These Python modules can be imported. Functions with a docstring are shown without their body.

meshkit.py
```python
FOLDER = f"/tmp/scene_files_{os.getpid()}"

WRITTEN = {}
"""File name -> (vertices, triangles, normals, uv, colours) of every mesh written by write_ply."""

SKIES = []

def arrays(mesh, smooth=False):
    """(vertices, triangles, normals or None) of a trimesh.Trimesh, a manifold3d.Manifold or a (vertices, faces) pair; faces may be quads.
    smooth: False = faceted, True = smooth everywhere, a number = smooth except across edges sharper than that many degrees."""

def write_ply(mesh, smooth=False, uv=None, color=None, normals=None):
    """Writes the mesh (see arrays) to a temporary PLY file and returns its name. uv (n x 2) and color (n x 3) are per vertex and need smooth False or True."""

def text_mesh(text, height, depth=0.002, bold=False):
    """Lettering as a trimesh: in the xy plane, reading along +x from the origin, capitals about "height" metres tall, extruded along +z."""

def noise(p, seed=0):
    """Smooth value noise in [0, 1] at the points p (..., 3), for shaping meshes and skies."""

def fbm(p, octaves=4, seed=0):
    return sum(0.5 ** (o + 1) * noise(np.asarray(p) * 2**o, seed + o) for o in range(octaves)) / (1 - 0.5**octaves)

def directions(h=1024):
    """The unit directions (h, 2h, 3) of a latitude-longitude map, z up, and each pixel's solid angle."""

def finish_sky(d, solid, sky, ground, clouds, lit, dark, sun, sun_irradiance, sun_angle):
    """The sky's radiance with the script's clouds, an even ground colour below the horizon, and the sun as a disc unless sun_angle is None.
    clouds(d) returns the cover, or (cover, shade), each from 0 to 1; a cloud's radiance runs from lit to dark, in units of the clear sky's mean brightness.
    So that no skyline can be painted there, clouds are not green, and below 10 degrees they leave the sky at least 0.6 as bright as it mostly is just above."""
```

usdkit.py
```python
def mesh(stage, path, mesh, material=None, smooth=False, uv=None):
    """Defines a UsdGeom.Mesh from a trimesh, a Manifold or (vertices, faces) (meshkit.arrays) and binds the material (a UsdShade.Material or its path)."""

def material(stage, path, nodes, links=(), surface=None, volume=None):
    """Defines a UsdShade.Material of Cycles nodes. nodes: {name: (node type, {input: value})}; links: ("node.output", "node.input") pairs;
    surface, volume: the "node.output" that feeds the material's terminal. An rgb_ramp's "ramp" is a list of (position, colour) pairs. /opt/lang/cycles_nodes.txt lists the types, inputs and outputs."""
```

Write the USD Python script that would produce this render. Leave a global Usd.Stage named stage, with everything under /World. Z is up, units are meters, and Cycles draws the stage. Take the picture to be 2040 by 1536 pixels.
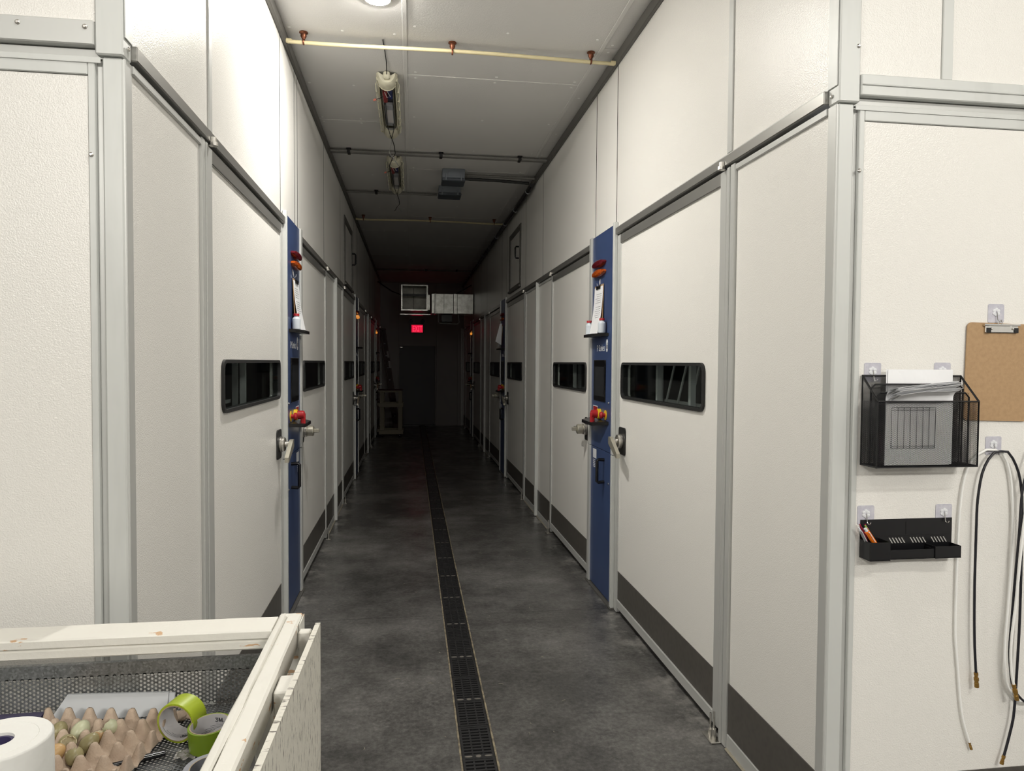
import math, random
import numpy as np, trimesh, usdkit, meshkit
from pxr import Usd, UsdGeom, UsdLux, UsdShade, Gf, Sdf
from shapely.geometry import Polygon, box as sbox, Point
from shapely import affinity
random.seed(7); rng = np.random.default_rng(7)
stage = Usd.Stage.CreateInMemory()
UsdGeom.SetStageUpAxis(stage, 'Z'); UsdGeom.SetStageMetersPerUnit(stage, 1.0)
UsdGeom.Xform.Define(stage, '/World')
PI = math.pi

# ---------------------------------------------------------------- camera, lamps, exposure
F_PX, EYE = 1410.0, 1.6
def camera():
    d = np.array([(820 - 1020) / F_PX, (721 - 768) / F_PX, 1.0]); d /= np.linalg.norm(d)
    r = math.radians(0.12); dn = np.array([-math.sin(r), math.cos(r), 0]); dn -= dn.dot(d) * d; dn /= np.linalg.norm(dn)
    m = np.array([np.cross(dn, d), d, -dn])               # rows: world x, y, z in camera coordinates (x right, y down, z ahead)
    rt, up, back = m @ [1, 0, 0], m @ [0, -1, 0], m @ [0, 0, -1]
    c = UsdGeom.Camera.Define(stage, '/World/camera')
    c.CreateHorizontalApertureAttr(36.0); c.CreateVerticalApertureAttr(36.0 * 1536 / 2040); c.CreateFocalLengthAttr(F_PX / 2040 * 36)
    c.CreateClippingRangeAttr((0.05, 200.0)); c.CreateExposureAttr(0.08)
    c.AddTransformOp().Set(Gf.Matrix4d(*map(float, [*rt, 0, *up, 0, *back, 0, 0, 0, EYE, 1])))
camera()
def ceiling_lamp(name, x, y, z, w, l, power, tilt=0., col=(1, .965, .90)):
    L = UsdLux.RectLight.Define(stage, '/World/' + name)
    L.CreateWidthAttr(w); L.CreateHeightAttr(l); L.CreateIntensityAttr(power); L.CreateColorAttr(Gf.Vec3f(*col))
    L.AddTranslateOp().Set((x, y, z)); L.AddRotateXOp().Set(tilt)
FAR, NEAR, MOUTH, BULB = 72.0, 52.0, 250.0, 1020.0     # lamps of the room behind, beside and above the camera; the globe in view
if FAR:
    for i, x in enumerate((-2.2, 2.2)): ceiling_lamp(f'room_lamp_{i:03d}', x, -3.0, 3.42, 1.2, .3, FAR, 50)
if NEAR: ceiling_lamp('strip_lamp', 2.5, -.15, 3.5, 1.5, .12, NEAR, 20)
if MOUTH:
    for i, (x, y) in enumerate(((-.17, 1.35), (.27, 1.9))[:1]):
        ml = UsdLux.DiskLight.Define(stage, f'/World/mouth_lamp_{i:03d}'); ml.CreateRadiusAttr(.08); ml.CreateIntensityAttr(MOUTH); ml.CreateColorAttr(Gf.Vec3f(1, .965, .90)); ml.AddTranslateOp().Set((x, y, 3.54))
for i, (x, y) in enumerate(((2.05, 3.3), (-1.5, 3.9))):       # work lights inside the two nearest machines
    ml = UsdLux.SphereLight.Define(stage, f'/World/machine_lamp_{i:03d}'); ml.CreateRadiusAttr(.04); ml.CreateIntensityAttr(12 if i == 0 else 5); ml.CreateColorAttr(Gf.Vec3f(.95, .98, 1)); ml.AddTranslateOp().Set((x, y, 2.3))
BULB_STRENGTH = BULB

# ---------------------------------------------------------------- naming and tagging
used, LOC = {}, {}
def numbered(parent, name):
    k = parent + '/' + name
    n = used[k] = used.get(k, -1) + 1
    return k if n == 0 else f'{k}_{n:03d}'
def tag(o, label=None, cat=None, group=None, kind=None):
    for k, v in (('label', label), ('category', cat), ('group', group), ('kind', kind)):
        if v: o.SetCustomDataByKey(k, v)
    return o
def thing(name, label, cat, loc=(0, 0, 0), group=None, kind=None):
    p = numbered('/World', name); x = UsdGeom.Xform.Define(stage, p); x.AddTranslateOp().Set(tuple(map(float, loc)))
    LOC[p] = np.array(loc, float)
    return tag(x.GetPrim(), label, cat, group, kind)
def obj(name, m, mat, parent=None, smooth=35, label=None, kind=None):
    """One Mesh under parent (whose place is taken off) or under /World; m: MB, trimesh or (v, f) in world coordinates."""
    pp = str(parent.GetPath()) if parent else '/World'
    root = '/'.join(pp.split('/')[:3]); off = LOC.get(root, np.zeros(3))
    p = numbered(pp, name)
    if isinstance(m, MB): m = m.get()
    elif not isinstance(m, tuple): m = (np.array(m.vertices), np.array(m.faces))
    pr = usdkit.mesh(stage, p, (m[0] - off, m[1]), mat, smooth=smooth).GetPrim()
    if label or kind: tag(pr, label, None, None, kind)
    return pr
def single(name, m, mat, label, cat, group=None, kind=None, smooth=35):
    return tag(obj(name, m, mat, None, smooth), label, cat, group, kind)
def dup(root, delta, label=None, group=None):
    """A copy of a thing with its parts and sub-parts, moved by delta."""
    was = root.GetCustomData(); src = str(root.GetPath()); loc = LOC[src] + np.array(delta, float)
    base = src.split('/')[-1]
    if base[-4:-3] == '_' and base[-3:].isdigit(): base = base[:-4]
    p = numbered('/World', base); x = UsdGeom.Xform.Define(stage, p); LOC[p] = loc
    pr = x.GetPrim(); pr.GetReferences().AddInternalReference(root.GetPath()); pr.SetInstanceable(True)
    x.ClearXformOpOrder(); x.AddTranslateOp().Set(tuple(map(float, loc)))
    return tag(pr, label or was['label'], was['category'], group or was.get('group'))

# ---------------------------------------------------------------- mesh building
def hull(pts):
    return trimesh.convex.convex_hull(np.asarray(pts, float))
class MB:
    def __init__(s, tf=None, flip=False): s.v, s.f, s.n, s.tf, s.flip = [], [], 0, tf, flip
    def add(s, v, f):
        v, f = np.asarray(v, float), np.asarray(f, int)
        if f.shape[1] == 4: f = np.vstack([f[:, [0, 1, 2]], f[:, [0, 2, 3]]])
        s.v.append(v); s.f.append(f + s.n); s.n += len(v); return s
    def mesh(s, m, mat=None):
        v, f = np.array(m.vertices), np.array(m.faces)
        if mat is not None:
            v = v @ mat[:3, :3].T + mat[:3, 3]
            if np.linalg.det(mat[:3, :3]) < 0: f = f[:, ::-1]
        return s.add(v, f)
    def box(s, a0, a1, b0, b1, c0, c1, ch=0):
        (a0, a1), (b0, b1), (c0, c1) = sorted((a0, a1)), sorted((b0, b1)), sorted((c0, c1))
        if ch:
            P = []
            for x, sx in ((a0, 1), (a1, -1)):
                for y, sy in ((b0, 1), (b1, -1)):
                    for z, sz in ((c0, 1), (c1, -1)):
                        P += [(x, y + sy * ch, z + sz * ch), (x + sx * ch, y, z + sz * ch), (x + sx * ch, y + sy * ch, z)]
            return s.mesh(hull(P))
        v = [(x, y, z) for x in (a0, a1) for y in (b0, b1) for z in (c0, c1)]
        return s.add(v, [(0, 1, 3, 2), (4, 6, 7, 5), (0, 4, 5, 1), (2, 3, 7, 6), (0, 2, 6, 4), (1, 5, 7, 3)])
    def tube(s, pts, r, k=8, closed=False):
        p = np.asarray(pts, float); n = len(p); r = np.broadcast_to(r, (n,))
        t = np.roll(p, -1, 0) - np.roll(p, 1, 0) if closed else np.gradient(p, axis=0)
        t /= np.linalg.norm(t, axis=1, keepdims=True) + 1e-12
        a = np.cross(t[0], [0, 0, 1.0] if abs(t[0][2]) < .9 else [1.0, 0, 0]); A = []
        for i in range(n):
            a = a - t[i] * a.dot(t[i]); a /= np.linalg.norm(a); A.append(a)
        A = np.array(A); B = np.cross(t, A); g = np.arange(k) * 2 * PI / k
        v = p[:, None] + r[:, None, None] * (np.cos(g)[None, :, None] * A[:, None] + np.sin(g)[None, :, None] * B[:, None])
        v = v.reshape(-1, 3); f = []
        for i in range(n if closed else n - 1):
            j = (i + 1) % n
            for q in range(k): f.append((i * k + q, i * k + (q + 1) % k, j * k + (q + 1) % k, j * k + q))
        s.add(v, f)
        if not closed:
            s.add(np.vstack([v[:k], p[:1]]), [((q + 1) % k, q, k) for q in range(k)])
            s.add(np.vstack([v[-k:], p[-1:]]), [(q, (q + 1) % k, k) for q in range(k)])
        return s
    def cyl(s, p0, p1, r0, r1=None, k=16):
        p0, p1 = np.asarray(p0, float), np.asarray(p1, float)
        return s.tube([p0, p1], [r0, r0 if r1 is None else r1], k)
    def lathe(s, prof, base=(0, 0, 0), axis=(0, 0, 1), k=24):
        """prof: (radius, height) from bottom to top"""
        ax = np.asarray(axis, float) / np.linalg.norm(axis)
        a = np.cross(ax, [1.0, 0, 0] if abs(ax[0]) < .9 else [0, 1.0, 0]); a /= np.linalg.norm(a); b = np.cross(ax, a)
        g = np.arange(k) * 2 * PI / k; pr = np.asarray(prof, float)
        v = np.asarray(base, float) + pr[:, 1][:, None, None] * ax + pr[:, 0][:, None, None] * (np.cos(g)[None, :, None] * a + np.sin(g)[None, :, None] * b)
        f = [(i * k + q, i * k + (q + 1) % k, (i + 1) * k + (q + 1) % k, (i + 1) * k + q) for i in range(len(pr) - 1) for q in range(k)]
        return s.add(v.reshape(-1, 3), f)
    def prism(s, poly, h0, h1, M=None):
        """shapely polygon extruded from h0 to h1 along its normal; M: columns = images of (x, y, h)"""
        for g in getattr(poly, 'geoms', [poly]):
            m = trimesh.creation.extrude_polygon(g, h1 - h0, engine='earcut'); m.apply_translation((0, 0, h0))
            T = np.eye(4)
            if M is not None: T[:3, :3] = np.array(M, float)
            s.mesh(m, T)
        return s
    def get(s):
        v, f = np.vstack(s.v), np.vstack(s.f)
        if s.tf is not None:
            v = s.tf(v)
            if s.flip: f = f[:, ::-1]
        return v, f
UZ = [[1, 0, 0], [0, 0, 1], [0, 1, 0]]        # polygon (u, z), height along d
XZ = [[1, 0, 0], [0, 0, -1], [0, 1, 0]]       # polygon (x, z), height towards -y
def rrect(x0, y0, x1, y1, r): return sbox(x0 + r, y0 + r, x1 - r, y1 - r).buffer(r, quad_segs=5)

XR, XL, ZC, YE, YF = 1.305, -0.768, 3.57, 17.9, 2.05
class Side:
    """A corridor wall: (u along it, d out of it into the corridor, z)."""
    def __init__(s, k): s.k = k
    def mb(s):
        if s.k == 'R': return MB(lambda v: np.stack([XR - v[:, 1], v[:, 0], v[:, 2]], 1), False)
        return MB(lambda v: np.stack([XL + v[:, 1], v[:, 0], v[:, 2]], 1), True)
    def pt(s, u, d, z): return (XR - d if s.k == 'R' else XL + d, u, z)
    def text(s, mb, txt, h, u0, z0, d0, depth=.0008, bold=False, sx=1.0):
        m = meshkit.text_mesh(txt, h, depth, bold); v = np.array(m.vertices); f = np.array(m.faces)
        if s.k == 'R': v = np.stack([u0 - v[:, 0] * sx, d0 + v[:, 2], z0 + v[:, 1]], 1)
        else: v = np.stack([u0 + v[:, 0] * sx, d0 + v[:, 2], z0 + v[:, 1]], 1); f = f[:, ::-1]
        mb.add(v, f)
R, L = Side('R'), Side('L')

# ---------------------------------------------------------------- materials
def lin(r, g, b): return tuple(((c / 255) / 12.92 if c <= 10 else ((c / 255 + .055) / 1.055) ** 2.4) for c in (r, g, b))
def M(name, col, rough=.5, metal=0., bump=None, vary=None, spec=.5, **kw):
    """bump: (noise scale, distance, detail); vary: (scale, second colour, low, high, detail, stretch)"""
    n = {'p': ('principled_bsdf', {'base_color': col, 'roughness': rough, 'metallic': metal, 'specular_ior_level': spec, **kw})}
    l = []
    if bump or vary: n['g'] = ('geometry', {})
    if bump:
        n['bn'] = ('noise_texture', {'scale': bump[0], 'detail': bump[2] if len(bump) > 2 else 2.0, 'roughness': .5})
        n['bp'] = ('bump', {'distance': bump[1], 'strength': 1.0})
        l += [('g.position', 'bn.vector'), ('bn.fac', 'bp.height'), ('bp.normal', 'p.normal')]
    if vary:
        st = vary[5] if len(vary) > 5 else (1, 1, 1)
        n['vm'] = ('mapping', {'scale': st}); n['vn'] = ('noise_texture', {'scale': vary[0], 'detail': vary[4] if len(vary) > 4 else 3.0, 'roughness': .6})
        n['vr'] = ('rgb_ramp', {'ramp': [(0, col), (vary[2], col), (vary[3], vary[1]), (1, vary[1])]})
        l += [('g.position', 'vm.vector'), ('vm.vector', 'vn.vector'), ('vn.fac', 'vr.fac'), ('vr.color', 'p.base_color')]
    return usdkit.material(stage, '/World/Looks/' + name, n, l, surface='p.BSDF')
def emit(name, col, strength):
    return usdkit.material(stage, '/World/Looks/' + name, {'p': ('principled_bsdf', {'base_color': (.8, .8, .8), 'emission_color': col, 'emission_strength': strength, 'roughness': .4})}, [], surface='p.BSDF')
def pane(name, tint=(1, 1, 1), gloss=(.9, .9, .9), ior=1.5):
    """clear sheet with thickness: mirrors by fresnel where a ray enters, lets it out unhindered behind"""
    return usdkit.material(stage, '/World/Looks/' + name, {'f': ('fresnel', {'IOR': ior}), 'g': ('geometry', {}), 'i': ('math', {'math_type': 'subtract', 'value1': 1.0}), 'x': ('math', {'math_type': 'multiply'}),
        't': ('transparent_bsdf', {'color': tint}), 'r': ('glossy_bsdf', {'color': gloss, 'roughness': .04}), 'm': ('mix_closure', {})},
        [('g.backfacing', 'i.value2'), ('f.fac', 'x.value1'), ('i.value', 'x.value2'), ('x.value', 'm.fac'), ('t.BSDF', 'm.closure1'), ('r.BSDF', 'm.closure2')], surface='m.closure')
m_frp = M('embossed_panel', (.84, .825, .785), .26, bump=(270, .0010, 1.0), spec=.5)
m_frp2 = M('embossed_door_panel', (.84, .825, .785), .34, bump=(230, .0009, 1.0), spec=.4)
m_ceil = M('ceiling_panel', (.70, .69, .67), .55, bump=(120, .0008, 1.0))
m_alu = M('grey_trim', lin(196, 197, 194), .4, .25, spec=.5)
m_post = M('grey_post', lin(206, 208, 205), .42, .08, vary=(9, lin(194, 196, 193), .5, .8, 4.0, (1, 1, .15)))
m_alud = M('dark_trim', lin(96, 94, 90), .45, .2)
m_band = M('band_trim', lin(172, 171, 167), .34, .75)
m_steel = M('steel', (.62, .60, .56), .28, .95)
m_cast = M('satin_cast_metal', lin(190, 186, 172), .38, .7)
m_kick = M('kick_plate', lin(84, 81, 76), .4, vary=(30, lin(74, 71, 67), .45, .7), bump=(60, .0003))
m_black = M('black_plastic', (.0065, .0065, .008), .28)
m_rub = M('black_rubber', (.014, .014, .014), .55)
m_dark = M('machine_interior', (.34, .34, .35), .6)
m_rack = M('rack_metal', (.75, .76, .76), .4, .2)
m_blue = M('blue_panel', lin(58, 76, 116), .38, vary=(3, lin(54, 71, 110), .4, .6))
m_screen = M('screen_bezel', (.006, .006, .007), .12)
m_scr2 = M('screen_glass', (.028, .03, .034), .1)
m_red = M('red_plastic', lin(170, 34, 40), .35)
m_dred = M('red_lens', lin(96, 16, 28), .15)
m_amb = M('amber_lens', lin(182, 84, 24), .15, vary=(60, lin(146, 58, 18), .42, .62))
m_ambon = emit('amber_lens_lit', (1, .34, .04), .6)
m_yel = M('yellow_plastic', lin(226, 186, 40), .4)
m_white = M('white_plastic', lin(226, 228, 232), .35)
m_wsoft = M('bottle_plastic', lin(206, 213, 220), .45)
m_paper = M('paper', lin(242, 243, 245), .7, bump=(40, .0006))
m_ink = M('ink', (.05, .05, .055), .6)
m_ink2 = M('grey_ink', (.2, .2, .21), .6)
m_board = M('hardboard', lin(178, 146, 108), .6, vary=(70, lin(170, 138, 101), .4, .65), bump=(400, .0003))
m_chrome = M('chrome', (.75, .75, .74), .12, 1.)
m_brass = M('brass', lin(168, 132, 70), .32, .85, bump=(180, .001))
m_conc = usdkit.material(stage, '/World/Looks/concrete', {
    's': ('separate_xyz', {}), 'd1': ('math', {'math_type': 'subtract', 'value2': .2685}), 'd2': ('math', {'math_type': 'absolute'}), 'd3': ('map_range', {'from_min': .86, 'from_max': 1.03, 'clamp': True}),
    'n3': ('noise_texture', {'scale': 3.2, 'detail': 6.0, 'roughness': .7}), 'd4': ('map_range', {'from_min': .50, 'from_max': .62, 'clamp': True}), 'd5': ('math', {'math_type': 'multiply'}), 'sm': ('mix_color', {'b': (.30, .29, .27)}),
    'g': ('geometry', {}), 'n1': ('noise_texture', {'scale': 1.1, 'detail': 9.0, 'roughness': .68}), 'n2': ('noise_texture', {'scale': 42.0, 'detail': 6.0, 'roughness': .75}),
    'm': ('mix_color', {'blend_type': 'overlay', 'fac': .75}), 'r': ('rgb_ramp', {'ramp': [(.24, (.026, .026, .026)), (.45, (.074, .072, .069)), (.6, (.125, .122, .117)), (.78, (.25, .243, .23))]}),
    'rr': ('rgb_ramp', {'ramp': [(.3, (.17, .17, .17)), (.7, (.36, .36, .36))]}), 'b': ('bump', {'distance': .0008, 'strength': 1.0}), 'p': ('principled_bsdf', {'specular_ior_level': .5})},
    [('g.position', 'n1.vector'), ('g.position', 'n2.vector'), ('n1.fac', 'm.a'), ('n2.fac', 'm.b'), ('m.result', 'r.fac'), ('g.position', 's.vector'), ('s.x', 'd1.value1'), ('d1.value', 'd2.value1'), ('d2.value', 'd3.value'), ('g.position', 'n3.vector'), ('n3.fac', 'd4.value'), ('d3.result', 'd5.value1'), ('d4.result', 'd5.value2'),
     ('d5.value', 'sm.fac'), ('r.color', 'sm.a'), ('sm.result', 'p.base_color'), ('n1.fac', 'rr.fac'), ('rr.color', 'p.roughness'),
     ('n2.fac', 'b.height'), ('b.normal', 'p.normal')], surface='p.BSDF')
m_void = M('dark_joint', (.02, .02, .02), .8)
m_seal = M('sealant', lin(150, 144, 128), .6, bump=(90, .002))
m_grate = M('cast_iron', (.016, .016, .017), .42, bump=(200, .0006))
m_edge = M('drain_edge', lin(150, 140, 118), .5, .2, vary=(25, lin(104, 96, 84), .4, .6))
m_dust = M('dusty_bolt', lin(120, 116, 110), .5, .4)
m_cream = M('cream_hose', lin(216, 204, 164), .45)
m_copper = M('copper', lin(126, 78, 58), .34, .8)
m_pvc = M('grey_conduit', lin(124, 122, 118), .5)
m_box = M('grey_box', lin(118, 124, 132), .45)
m_boxd = M('grey_box_dark', lin(74, 80, 88), .45)
m_fix = M('lamp_housing', lin(206, 202, 180), .45)
m_clear = pane('clear_plastic', (.93, .93, .9), (.8, .8, .75))
m_tray = M('gear_tray', (.03, .03, .045), .4)
m_blu = M('blue_wire_box', (.02, .03, .13), .4)
m_tag = M('white_tag', lin(200, 196, 194), .5)
m_redb = M('dark_red_block', lin(130, 46, 46), .45)
m_wire = M('black_wire', (.015, .015, .015), .5)
m_wirew = M('white_wire', lin(190, 190, 188), .5)
m_wirer = M('red_wire_nut', lin(206, 120, 104), .5)
m_galv = usdkit.material(stage, '/World/Looks/galvanised', {'g': ('geometry', {}), 'v': ('voronoi_texture', {'scale': 210.0}), 'n': ('noise_texture', {'scale': 14.0, 'detail': 4.0}),
    'mx': ('mix_color', {'fac': .45}), 'r': ('rgb_ramp', {'ramp': [(.2, (.16, .165, .16)), (.55, (.26, .27, .27)), (.9, (.42, .43, .43))]}), 'p': ('principled_bsdf', {'metallic': .75, 'roughness': .42})},
    [('g.position', 'v.vector'), ('g.position', 'n.vector'), ('v.color', 'mx.a'), ('n.color', 'mx.b'), ('mx.result', 'r.fac'), ('r.color', 'p.base_color')], surface='p.BSDF')
m_perf = M('dark_perforated', (.10, .105, .11), .4, .6, vary=(18, (.2, .21, .215), .4, .75))
m_duct = M('duct_metal', (.92, .93, .90), .24, 1., vary=(9, (.62, .63, .60), .4, .65), bump=(14, .0009))
m_ductin = M('duct_inside', (.62, .61, .56), .45, .7, vary=(7, (.44, .44, .40), .4, .65))
m_pulp = M('moulded_pulp', lin(190, 171, 152), .85, bump=(260, .0012, 3.0), vary=(20, lin(178, 158, 140), .4, .65))
m_egg = M('olive_egg', lin(150, 142, 104), .35, vary=(60, lin(140, 131, 94), .4, .6))
m_eggp = M('pale_green_egg', lin(186, 188, 158), .35)
m_eggb = M('tan_egg', lin(186, 152, 104), .4)
m_shell = M('shell_inside', lin(226, 216, 186), .5)
m_tape = M('lime_tape', lin(158, 176, 40), .4)
m_tape2 = M('green_tape', lin(116, 142, 30), .4)
m_core = M('cardboard_core', lin(168, 150, 122), .7)
m_corew = M('printed_core', lin(206, 204, 206), .6)
m_gtape = M('grey_tape', lin(150, 152, 160), .5)
m_bag = usdkit.material(stage, '/World/Looks/plastic_bag', {'t': ('transparent_bsdf', {'color': (.9, .9, .9)}), 'g': ('glossy_bsdf', {'color': (.8, .8, .8), 'roughness': .2}), 'd': ('diffuse_bsdf', {'color': (.5, .47, .44)}),
    'm1': ('mix_closure', {'fac': .3}), 'm': ('mix_closure', {'fac': .35})}, [('t.BSDF', 'm1.closure1'), ('g.BSDF', 'm1.closure2'), ('m1.closure', 'm.closure1'), ('d.BSDF', 'm.closure2')], surface='m.closure')
m_purp = M('purple_bag', lin(62, 56, 92), .45)
m_roll = M('paper_roll', lin(232, 232, 228), .8, bump=(60, .0008))
m_wood = M('white_painted_wood', lin(230, 228, 220), .55, bump=(45, .0012, 4.0), vary=(16, lin(204, 168, 132), .645, .66, 6.0, (.5, .8, 2.2)))
m_woodc = M('crackled_paint_board', lin(220, 217, 206), .6, bump=(40, .002, 5.0), vary=(30, lin(112, 107, 100), .56, .66, 5.0, (1, 4.2, 1.0)))
m_plainw = M('pale_timber', lin(150, 142, 124), .7)
m_ladder = M('red_brown_fibreglass', lin(78, 50, 46), .5)
m_sign = emit('exit_red', (1, .03, .10), 1.0)
m_signd = emit('exit_dim_red', (1, .003, .05), .62)
m_fdoor = M('exit_door_paint', lin(112, 112, 116), .5)
m_fwall = M('back_wall_panel', lin(168, 164, 162), .5)
m_globe = emit('lamp_globe', (1, .965, .90), BULB_STRENGTH)
m_orange = M('orange_plastic', lin(244, 122, 20), .35)
m_pink = M('pink_plastic', lin(206, 70, 126), .35)
m_green = M('green_plastic', lin(150, 190, 80), .35)
m_crimson = M('crimson_plastic', lin(150, 30, 60), .35)
m_greyp = M('grey_plastic', lin(150, 152, 156), .4)
m_hookp = M('hook_pad', lin(204, 203, 211), .2, vary=(50, lin(192, 191, 202), .4, .6))
m_hosew = M('white_hose', lin(250, 250, 247), .35)
m_hoseb = M('black_hose', (.014, .014, .02), .35)
m_straw = M('straw', lin(150, 145, 130), .8)
m_plug = M('screw_cap', (.92, .92, .9), .45)

# ---------------------------------------------------------------- floor with its channel, ceiling
floor = thing('floor', 'dark mottled polished concrete floor of the corridor', 'floor', kind='structure')
DX0, DX1 = .196, .350
YB = [-4.6, 1.15, 4.44, 7.73, 11.02, 14.31, YE + .1]
for a, b in zip(YB[:-1], YB[1:]):
    for x0, x1 in ((-3.8, DX0), (DX1, 4.2)):
        obj('slab', MB().box(x0, x1, a + (.002 if a > -4 else 0), b - .002, -.12, 0), m_conc, floor)
obj('base', MB().box(-3.8, 4.2, -4.6, YE + .1, -.16, -.121), m_void, floor)
ch = thing('drain_channel', 'narrow drain channel with worn pale edges let into the floor', 'drain', (.273, 2, 0), kind='structure')
obj('trough', MB().box(DX0, DX1, -1, YE - .35, -.118, -.10).box(DX0 + .0005, DX0 + .008, -1, YE - .35, -.10, -.016).box(DX1 - .008, DX1 - .0005, -1, YE - .35, -.10, -.016), m_grate, ch)
for x0, x1 in ((DX0 + .0005, DX0 + .009), (DX1 - .009, DX1 - .0005)):
    obj('edge_rail', MB().box(x0, x1, -1, YE - .35, -.015, .0015, .001), m_edge, ch)
def grate():
    y0 = 2.575; t = thing('drain_grate', 'black cast iron slotted grate in the floor drain channel', 'drain grate', (.273, y0, 0), 'drain grates along the corridor floor')
    b = MB(); x0, x1, y1 = .207, .339, y0 + .486; zb, zt = -.02, -.001
    b.box(x0, x0 + .010, y0, y1, zb, zt).box(x1 - .010, x1, y0, y1, zb, zt)
    for y in (y0, y1 - .012, y0 + .225): b.box(x0 + .01, x1 - .01, y, y + (.012 if y != y0 + .225 else .036), zb, zt)
    for x in (.251, .295 - .0): b.box(x - .0035, x + .0035, y0 + .012, y1 - .012, zb, zt - .001)
    for k in range(9):
        for s0 in (y0 + .012, y0 + .261):
            y = s0 + .0085 + k * .0236; b.box(x0 + .01, x1 - .01, y, y + .0125, zb, zt)
    obj('grating', b, m_grate, t)
    for x, rx, ry in ((.232, .016, .006), (.273, .011, .009), (.314, .016, .006)):
        e = affinity.scale(Point(0, 0).buffer(1, quad_segs=5), rx, ry)
        obj('bolt', MB().prism(affinity.translate(e, x, y0 + .243), zt - .001, zt + .0012), m_dust, t)
    return t
g0 = grate()
WORD = ['first', 'second', 'third', 'fourth', 'fifth', 'sixth', 'seventh', 'eighth']
tag(g0, 'black slotted drain grate nearest the camera, first above the photo bottom edge')
for k in list(range(-3, 0)) + list(range(1, 31)): dup(g0, (0, .4905 * k, 0), f'black slotted drain grate, {WORD[k]} up the channel from the photo bottom edge' if 0 < k < 8 else 'small dark drain grate beyond the eighth, far along the channel')

ceil = thing('ceiling', 'grey embossed panel ceiling with cover strips', 'ceiling', (0, 0, 0), kind='structure')
cols = [(-.78, -.045, [5.985 + 2.44 * k for k in range(-1, 5)]), (-.045, 1.178, [4.975 + 2.39 * k for k in range(-1, 6)]), (1.178, 1.32, [4.374 + 2.36 * k for k in range(-1, 6)])]
for x0, x1, br in cols:
    ys = [YF] + [y for y in br if YF + .2 < y < YE] + [YE + .1]
    for a, b in zip(ys[:-1], ys[1:]): obj('panel', MB().box(x0 + .001, x1 - .001, a + .001, b - .001, ZC, ZC + .05), m_ceil, ceil)
    for y in ys[1:-1]: obj('seam_strip', MB().box(x0 + .012, x1 - .012, y - .006, y + .006, ZC - .003, ZC - .0002, .001), m_ceil, ceil)
for x in (-.045, 1.178): obj('seam_strip', MB().box(x - .014, x + .014, YF, YE, ZC - .005, ZC - .0002, .002), m_ceil, ceil)
obj('panel', MB().box(-3.8, 4.2, -4.6, YF - .001, ZC, ZC + .05), m_ceil, ceil)
rv = MB()
for x0, x1, br in cols:
    xs = np.linspace(x0 + .06, x1 - .06, 3) if x1 - x0 > .3 else [x0 + .05]
    for y in br:
        for x in xs:
            for dy in (-.05, .05): rv.lathe([(.0105, 0), (.0095, -.0015), (.0, -.0022)], (x + .01 * math.sin(9 * y + x), y + dy, ZC - .0002), k=8)
    for y in br:
        for x in xs:
            for fr in (.35, .7): rv.lathe([(.0105, 0), (.0095, -.0015), (.0, -.0022)], (x, y + 2.4 * fr, ZC - .0002), k=8)
obj('rivet', rv, m_plug, ceil, kind='stuff')

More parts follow.
